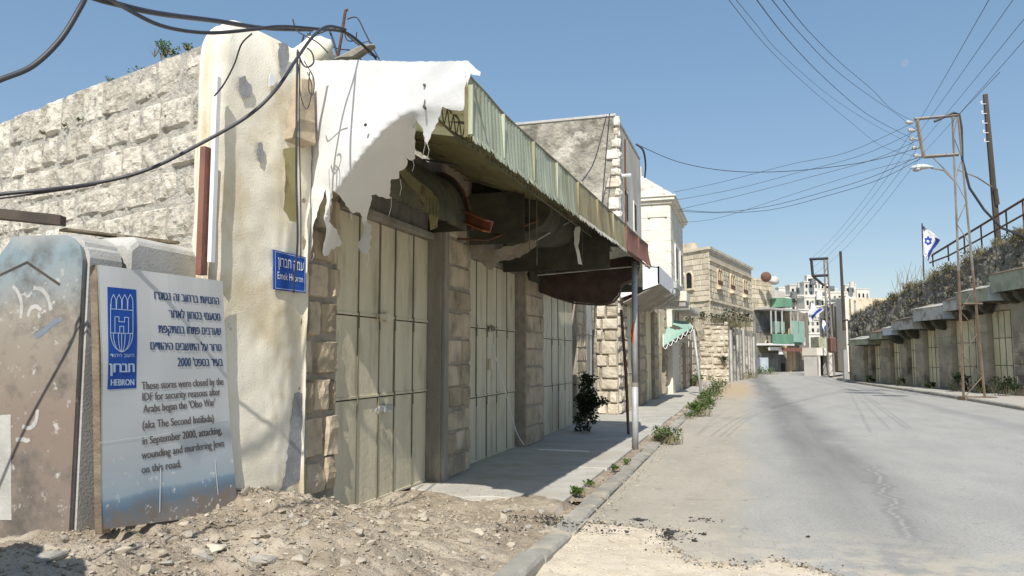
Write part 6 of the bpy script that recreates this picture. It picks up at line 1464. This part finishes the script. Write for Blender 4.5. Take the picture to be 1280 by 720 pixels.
# ---------------------------------------------------------------- lattice pylon with lamp
pb0 = onz(1204, 497, .1); d0 = (pb0-O3).dot(R3 @ Vector((0, 0, -1)))
def pyl(name, lab, base_l, base_r, top_l, top_r, d, m='pylon_steel', wleg=.075, n=11, arms=None, low='pylon_rust', scale=1):
    bl0 = at(*base_l, d); bl0.z = max(bl0.z, 0); br0 = at(*base_r, d); tl = at(*top_l, d); tr_ = at(*top_r, d); bl0.z = br0.z = .08
    t = thing(name, lab, 'pylon', (bl0+br0)/2)
    vd = Vector((0, 0, 1)).cross((br0-bl0).normalized()).normalized()*(.35*scale)
    for a_, b_ in ((bl0, tl), (br0, tr_)):
        mid = a_+(b_-a_)*.45
        MB().box_leg(a_, mid, wleg, low).build('leg', low, t) if False else MB().tube([a_, mid], wleg*.6, 4).build('leg', low, t)
        MB().tube([mid, b_], wleg*.55, 4).build('leg', m, t)
    z = 0
    for k in range(n):
        s0, s1 = k/n, (k+1)/n; a_, b_ = bl0+(tl-bl0)*s0, br0+(tr_-br0)*s1
        if k % 2: a_, b_ = br0+(tr_-br0)*s0, bl0+(tl-bl0)*s1
        MB().tube([a_, b_], .018*scale, 4).build('brace', low if k < n*.45 else m, t)
    return t
dp = d0
py_ = pyl('lattice_pylon', 'rusty narrow lattice pylon with a square arm and street lamp', (1204.5, 497), (1231, 497), (1190.5, 143), (1197.5, 143), dp, n=13)
def A_(px, py, dd=0): return at(px, py, dp+dd)
MB().box(F(A_(1205,497).xy, (A_(1231,497)-A_(1205,497)).xy), -.1, 1.1, -.25, .25, 0, .14).build('base_plate', 'pylon_rust', py_)
MB().tube([A_(1204,380), A_(1228,380)], .05, 4).build('brace', 'pylon_rust', py_)
for a_, b_, r_ in (((1143,149),(1198,144),.06), ((1155,196),(1198,193),.07), ((1146,149),(1155,197),.07)): MB().tube([A_(*a_), A_(*b_)], r_, 4).build('arm', 'pylon_steel', py_)
MB().tube([A_(1168,152), A_(1192,141), A_(1199,143), A_(1202,160), A_(1203,200), A_(1212,235), A_(1230,262), A_(1252,285), A_(1282,296)], .05, 6).build('black_cable', 'cable', py_)
MB().tube([A_(1164,195), A_(1182,213), A_(1195,228)], .025, 4).build('arm_strut', 'pylon_steel', py_)
ins = []
for k, (x, y) in enumerate(((1143,152), (1146,162), (1148,173), (1151,184), (1153,194))):
    p = A_(x, y); MB().tube([p+Vector((-.05, 0, -.02)), p+Vector((-.22, -.05, -.02)), p+Vector((-.30, -.07, -.02))], [.03, .085, .05], 8).build('insulator', 'concrete_light', py_); ins.append(p+Vector((-.28, -.06, 0)))
lm = thing('street_lamp', 'pale street lamp head reaching left from the lattice pylon', 'street lamp', A_(1195,220))
MB().tube([A_(1195,228), A_(1180,213), A_(1164,210)], .03, 6).build('lamp_arm', 'pylon_steel', lm)
c0, c1 = A_(1167,209), A_(1138,210); sh_ = MB(); N = 10; ax = (c1-c0); vs = []
wd_ = [.03, .09, .12, .16, .19, .21, .21, .2, .17, .12, .05]
up = Vector((0, 0, 1)); sd = ax.normalized().cross(up)
for j in range(N+1):
    for q_ in range(10):
        a = 2*pi*q_/10; vs.append(c0+ax*(j/N)+sd*(cos(a)*wd_[j])+up*(sin(a)*wd_[j]*(.62 if sin(a) > 0 else .35)))
sh_.add(vs, [(j*10+q_, j*10+(q_+1) % 10, (j+1)*10+(q_+1) % 10, (j+1)*10+q_) for j in range(N) for q_ in range(10)]+[tuple(range(10)), tuple(N*10+q_ for q_ in range(9, -1, -1))]); sh_.build('lamp_shell', 'lamp_shell', lm, smooth=True)
o = MB().rock((c0+ax*.72)-up*.07, .17, 1, 2, .5); o.build('lamp_glass', 'concrete_light', lm, smooth=True)
# dark timber pole
dq = dp+4.5
tp_ = thing('timber_pole', 'tall dark leaning pole with five white insulators behind the overgrown wall', 'pole', at(1251, 330, dq))
MB().tube([at(1231.5, 118, dq), at(1251, 340, dq)], [.10, .14], 8).build('pole_shaft', 'dark_wood', tp_)
for k, y in enumerate((130, 142, 154, 166, 177)):
    x = 1232.5+k*1.0; p = at(x, y, dq-.1); q = at(x-6, y, dq-.1); MB().tube([p, q, q+Vector((0, 0, .12))], [.015, .02, .05], 6).build('insulator', 'white_fascia', tp_)
MB().tube([at(1244, 236, dq-.15), at(1247, 256, dq-.15)], .09, 6).build('cable_box', 'dark_wood', tp_)
MB().tube([A_(1197,212), A_(1222,222), at(1240,234,dq), at(1243,240,dq)], .03, 5).build('stay_rod', 'pylon_steel', tp_)
# second pylon, far
df = 62
p2 = pyl('lattice_pylon', 'small distant lattice pylon with a square frame arm above the booth', (1036, 470), (1043, 470), (1030, 323), (1034, 323), df, n=16, low='pylon_steel', wleg=.12, scale=1.6)
for a_, b_ in (((1012,324),(1035,323)), ((1014,324),(1016,345)), ((1015,345),(1035,344)), ((1016,345),(1030,357))): MB().tube([at(*a_, df), at(*b_, df)], .11, 4).build('arm', 'wire_grey', p2)
t = thing('distant_pole', 'thin dark pole rising beyond the distant pylon', 'pole', at(1055, 412, 66)); MB().tube([at(1050.5, 314, 66), at(1055.5, 413, 66)], [.12, .16], 6).build('pole_shaft', 'dark_wood', t)
MB().tube([at(1053, 400, 65.8), at(1060, 400, 65.8)], .07, 4).build('cross_arm', 'dark_wood', t)
t = thing('distant_pole', 'grey slender pole at the far end of the overgrown wall', 'pole', at(1070, 410, 60)); MB().tube([at(1068.5, 375, 60), at(1070, 410, 60)], .09, 6).build('pole_shaft', 'canopy_grey', t)

# ---------------------------------------------------------------- overhead wires
def wire(pts, r, lab, grp, m='wire_grey'): return cable([Vector(p) for p in pts], r, lab, m, 'overhead_wire', grp, 6, 'wire', 4)
R4 = [((1270,-2),(1150,152)), ((1285,3),(1148,163)), ((1285,38),(1151,174)), ((1285,65),(1153,190))]
ends = [(1012,325), (1013,330), (1014,336), (1016,344)]
fr_ = [(1236,0), (1266,0), (1285,18), (1285,45)]
for i in range(4):
    (x0, y0) = fr_[i]; x1, y1 = ((1148,153), (1149,166), (1151,180), (1154,192))[i]
    a = at(x0, y0, 12.5+i*.3); b = A_(x1, y1); mid = (a+b)/2-Vector((0, 0, .02)); wire([a-(b-a)*.15, a, mid, b], .0065, ('highest', 'second highest', 'third', 'lowest')[i]+' wire coming from the upper right corner to the lattice pylon', 'wires from the upper right to the pylon', 'wire_grey')
    c = at(*ends[i], df); pts = [b+(c-b)*t-Vector((0, 0, 1.4*4*t*(1-t)*.35)) for t in (0, .25, .5, .75, 1)]; wire(pts, .008, ('topmost', 'second', 'third', 'bottom')[i]+' of four wires sagging from the lattice pylon to the distant one', 'wires between the two pylons')
S5 = [[(908,-4),(960,60),(1010,108),(1060,150),(1105,184),(1152,197)], [(917,-4),(945,30),(975,66),(1040,122),(1100,160),(1152,186)], [(943,-4),(985,50),(1030,97),(1080,140),(1120,163),(1148,176)], [(962,-4),(1000,42),(1045,88),(1090,122),(1120,142),(1146,163)], [(976,-4),(1010,38),(1050,78),(1090,112),(1115,137),(1143,152)]]
for i, pts in enumerate(S5): wire([at(x, y, 10+(dp-10)*k/5) for k, (x, y) in enumerate(pts)], (.005, .005, .008, .007, .007)[i], ('leftmost thin wire sagging from the top edge to the pylon', 'second wire from the left sagging down from the top edge', 'thick middle wire sagging from the top edge to the pylon', 'fourth wire from the left sagging down from the top edge', 'rightmost wire sagging from the top edge to the pylon')[i], 'wires from the top edge to the pylon')
L5 = [([(843,240),(900,228),(990,205),(1060,190),(1143,153)], .008), ([(846,250),(920,236),(1000,215),(1080,193),(1146,163)], .008), ([(848,262),(930,243),(1010,222),(1090,200),(1148,175)], .008),
      ([(795,180),(850,203),(915,214),(985,214),(1060,206),(1110,196),(1150,184)], .011), ([(848,262),(900,265),(960,258),(1030,240),(1090,221),(1153,194)], .010), ([(848,264),(900,266),(965,262),(1040,243),(1100,224),(1153,197)], .010), ([(848,278),(900,272),(1000,240),(1080,215),(1153,196)], .007)]
for i, (pts, r) in enumerate(L5):
    dA = 22 if i == 3 else 33; wire([at(x, y, dA+(dp-dA)*k/(len(pts)-1)) for k, (x, y) in enumerate(pts)], r, ('top thin wire from the cream house roof to the pylon', 'second thin wire from the cream house to the pylon', 'third thin wire from the cream house to the pylon', 'thick drooping cable from the grey building to the pylon', 'thick cable from the cream house cornice to the pylon', 'lower of two thick cables from the cream house to the pylon', 'lowest thin wire from the cream house to the pylon')[i], 'wires from the left houses to the pylon')
wire([at(1192,120+30,dp), at(1250,90,20)], .01, 'single wire leaving the pylon arm to the right', 'wires from the upper right to the pylon')
wire([at(795,180,22), at(804,188,22), at(807,206,22.3), at(806,222,23)], .03, 'black cable end curling down the grey building corner', None, 'cable')

# ---------------------------------------------------------------- flags
def flag(name, lab, TL, pole, poly, bluepolys, d, star=None, grp='flags above the street'):
    t = thing(name, lab, 'flag', at(*pole[1], d), grp)
    def to3(x, y): 
        p = at(x, y, d); return p+Vector((0, .25*noise.noise(Vector((x*.12*40/d*.8, y*.05, 0))), 0))*(d/30)
    fill([Vector(p) for p in poly], to3, 3).build('flag_cloth', 'flag_white', t, thick=.01)
    bk = (O3-at(*poly[0], d)).normalized()*.03
    for bp2 in bluepolys: fill([Vector(p) for p in bp2], lambda x, y: to3(x, y)+bk, 3).build('blue_stripe', 'flag_blue', t)
    if star:
        cx_, cy_, r_ = star; mb = MB()
        for s_ in (0, 1):
            T = [(cx_+r_*.8*sin(2*pi*k/3+s_*pi+.1), cy_-r_*cos(2*pi*k/3+s_*pi+.1)) for k in range(3)]; wd = r_*.13
            for k in range(3):
                a_, b_ = Vector(T[k]), Vector(T[(k+1) % 3]); e_ = (b_-a_).normalized(); q_ = Vector((-e_.y, e_.x))*wd
                mb.add([to3(*(a_+q_))+bk, to3(*(b_+q_))+bk, to3(*(b_-q_))+bk, to3(*(a_-q_))+bk], [(0, 1, 2, 3)])
        mb.build('star_emblem', 'flag_blue', t)
    MB().tube([at(*pole[0], d), at(*pole[1], d)], .025*d/30, 6).build('flag_pole', 'wire_grey', t)
flag('flag', 'white flag with blue stripes and blue star near the railing', None, ((1152.5,279),(1155,350)), [(1153,281),(1160,286),(1168,294),(1173,298),(1175.5,302),(1172,306),(1166,316),(1161,328),(1157,324),(1154,318),(1153.5,300)],
     [[(1153,281.5),(1157.5,285),(1156,290),(1154.5,298),(1153.2,298)], [(1168,297),(1175,300),(1173,304),(1167,311),(1162,321),(1160,326.5),(1156.5,322.5),(1160,315),(1165,308),(1169,301)]], 36, (1160, 301, 5.8))
flag('flag', 'pale wind-blown flag with a blue stripe hanging over the bend', None, ((1013,377),(1011,404)), [(1012,378),(1017,380),(1021,386),(1028,384),(1030,387),(1022,394),(1017,401),(1011,402),(1011,390)], [[(1025,385),(1029,386),(1021,392),(1015,399),(1014,396),(1020,389)]], 66)
flag('flag', 'narrow limp flag with a blue stripe, farthest down the street', None, ((1027,398),(1029,422)), [(1027,400),(1031,401),(1033,408),(1031,416),(1028,410)], [[(1031,406),(1033,409),(1031,415),(1029.5,410)]], 66)

# faint daytime moon
mm = bpy.data.materials.new('moon_glow'); mm.use_nodes = True; MATS['moon_glow'] = mm; n = mm.node_tree.nodes; l = mm.node_tree.links
em = n.new('ShaderNodeEmission'); em.inputs[0].default_value = (.75, .82, .95, 1); em.inputs[1].default_value = .5; tr_ = n.new('ShaderNodeBsdfTransparent'); mx = n.new('ShaderNodeMixShader'); mx.inputs[0].default_value = .14
l.new(tr_.outputs[0], mx.inputs[1]); l.new(em.outputs[0], mx.inputs[2]); l.new(mx.outputs[0], n['Material Output'].inputs[0])
o = MB().rock((0, 0, 0), 1, 0, 3, 1); mb = MB(); c_ = at(1131, 78.5, 2500); rr = 2500*4.6/950
bm = bmesh.new(); bmesh.ops.create_icosphere(bm, subdivisions=3, radius=rr); me = bpy.data.meshes.new('moon'); bm.to_mesh(me); bm.free(); me.materials.append(mm)
o = bpy.data.objects.new('moon', me); C.objects.link(o); o.location = c_; tag(o, 'faint pale daytime moon in the blue sky', 'moon')

# ---------------------------------------------------------------- plants along the kerb
for px, py, r_, h_, n_, lab, z_ in ((835,553,.26,.30,420,'big leafy weed in the gutter just beyond the grey pole',.03), (722,618,.09,.10,110,'small green weed at the pavement edge nearest to us',.05), (738,606,.06,.06,50,'sparse weed tuft next to the nearest one',.05),
     (768,588,.07,.07,40,'tiny weed in the kerb joint left of the grey pole',.05), (783,580,.06,.06,30,'tiny dry weed in front of the grey pole',.05), (822,551,.13,.15,100,'dry weed beside the big leafy one',.04), (872,519,.38,.36,330,'broad weed clump third along the kerb',.03), (881,507,.35,.4,250,'weed clump behind the broad one on the kerb',.03),
     (862,522,.2,.2,90,'small weed left of the broad clump',.04), (888,499,.4,.4,200,'weed clump half way to the ruined wall',.03), (893,491,.5,.5,200,'weed clump closer to the ruined wall',.03), (898,484,.6,.6,220,'last weed clump on the kerb before the ruined wall',.03)):
    weed(lab, onz(px, py, z_), r_, h_, n_, .25, lsize=.05 if r_ < .3 else .09)
for px, py, r_, h_, n_, lab in ((734,540,.36,1.15,1500,'tall dark leafy shrub against the pier by the white door'),):
    p = onz(px, py, .06); weed(lab, p, r_, h_, n_, 0, 'dark_shrub', None, .07, True, cat='shrub')
for o_ in [c_ for c_ in bpy.data.objects if c_.name.startswith('dark_shrub')]:
    sh_r = random.Random(4); lf = MB(); P0 = onz(734, 540, .06)
    for k in range(46):
        z_ = 1.12*sh_r.random()**.9; a_ = sh_r.uniform(0, 6.3); q_ = (.30*(1-.55*z_/1.12)+.04)*sqrt(sh_r.random()); leafy(lf, P0+Vector((cos(a_)*q_*.8, sin(a_)*q_*1.3, z_+.03)), .10, 34, .065, 1, rng=sh_r)
    lf.build('lower_foliage', 'leaf_dark', o_); break
for px, py, r_, h_, n_, lab in ((930,472.5,1.0,.9,500,'bright green grassy clump at the foot of the grey side wall'), (921,474,.8,.7,350,'green clump left of the brightest one by the side wall'), (867,484,.6,.8,200,'dull green weed at the foot of the ruined wall'), (958,468,1.2,.5,260,'green weeds in front of the balcony house')):
    weed(lab, onz(px, py, .0), r_, h_, n_, .6, 'far_weed', 'weeds at the foot of the far walls', .16)
veg2 = [(Fr.p(Lr*t, -.1, zr(Lr*t)-.1)) for t in (.35, .55, .8)]
for i, p in enumerate(veg2): weed(('dry bush on the ruined wall top, left end', 'dry bush in the middle of the ruined wall top', 'dry bush on the right shoulder of the ruined wall')[i], p, .5, .6, 160, .8, 'wall_plant', 'plants on the ruined wall', .12, True, cat='plant')
p = Fq.p(1.5, 0, Fr.z_of(905, 408)); weed('large grey-green bush hanging over the side wall', p, 1.2, 1.1, 500, 1, 'wall_plant', 'plants on the ruined wall', .16, True, cat='plant')
weed('small dark bush growing out of the ruined wall face', Fr.p(Fr.u_of(903), .25, Fr.z_of(903, 453)), .4, .45, 160, 0, 'wall_plant', 'plants on the ruined wall', .1, True, cat='plant')
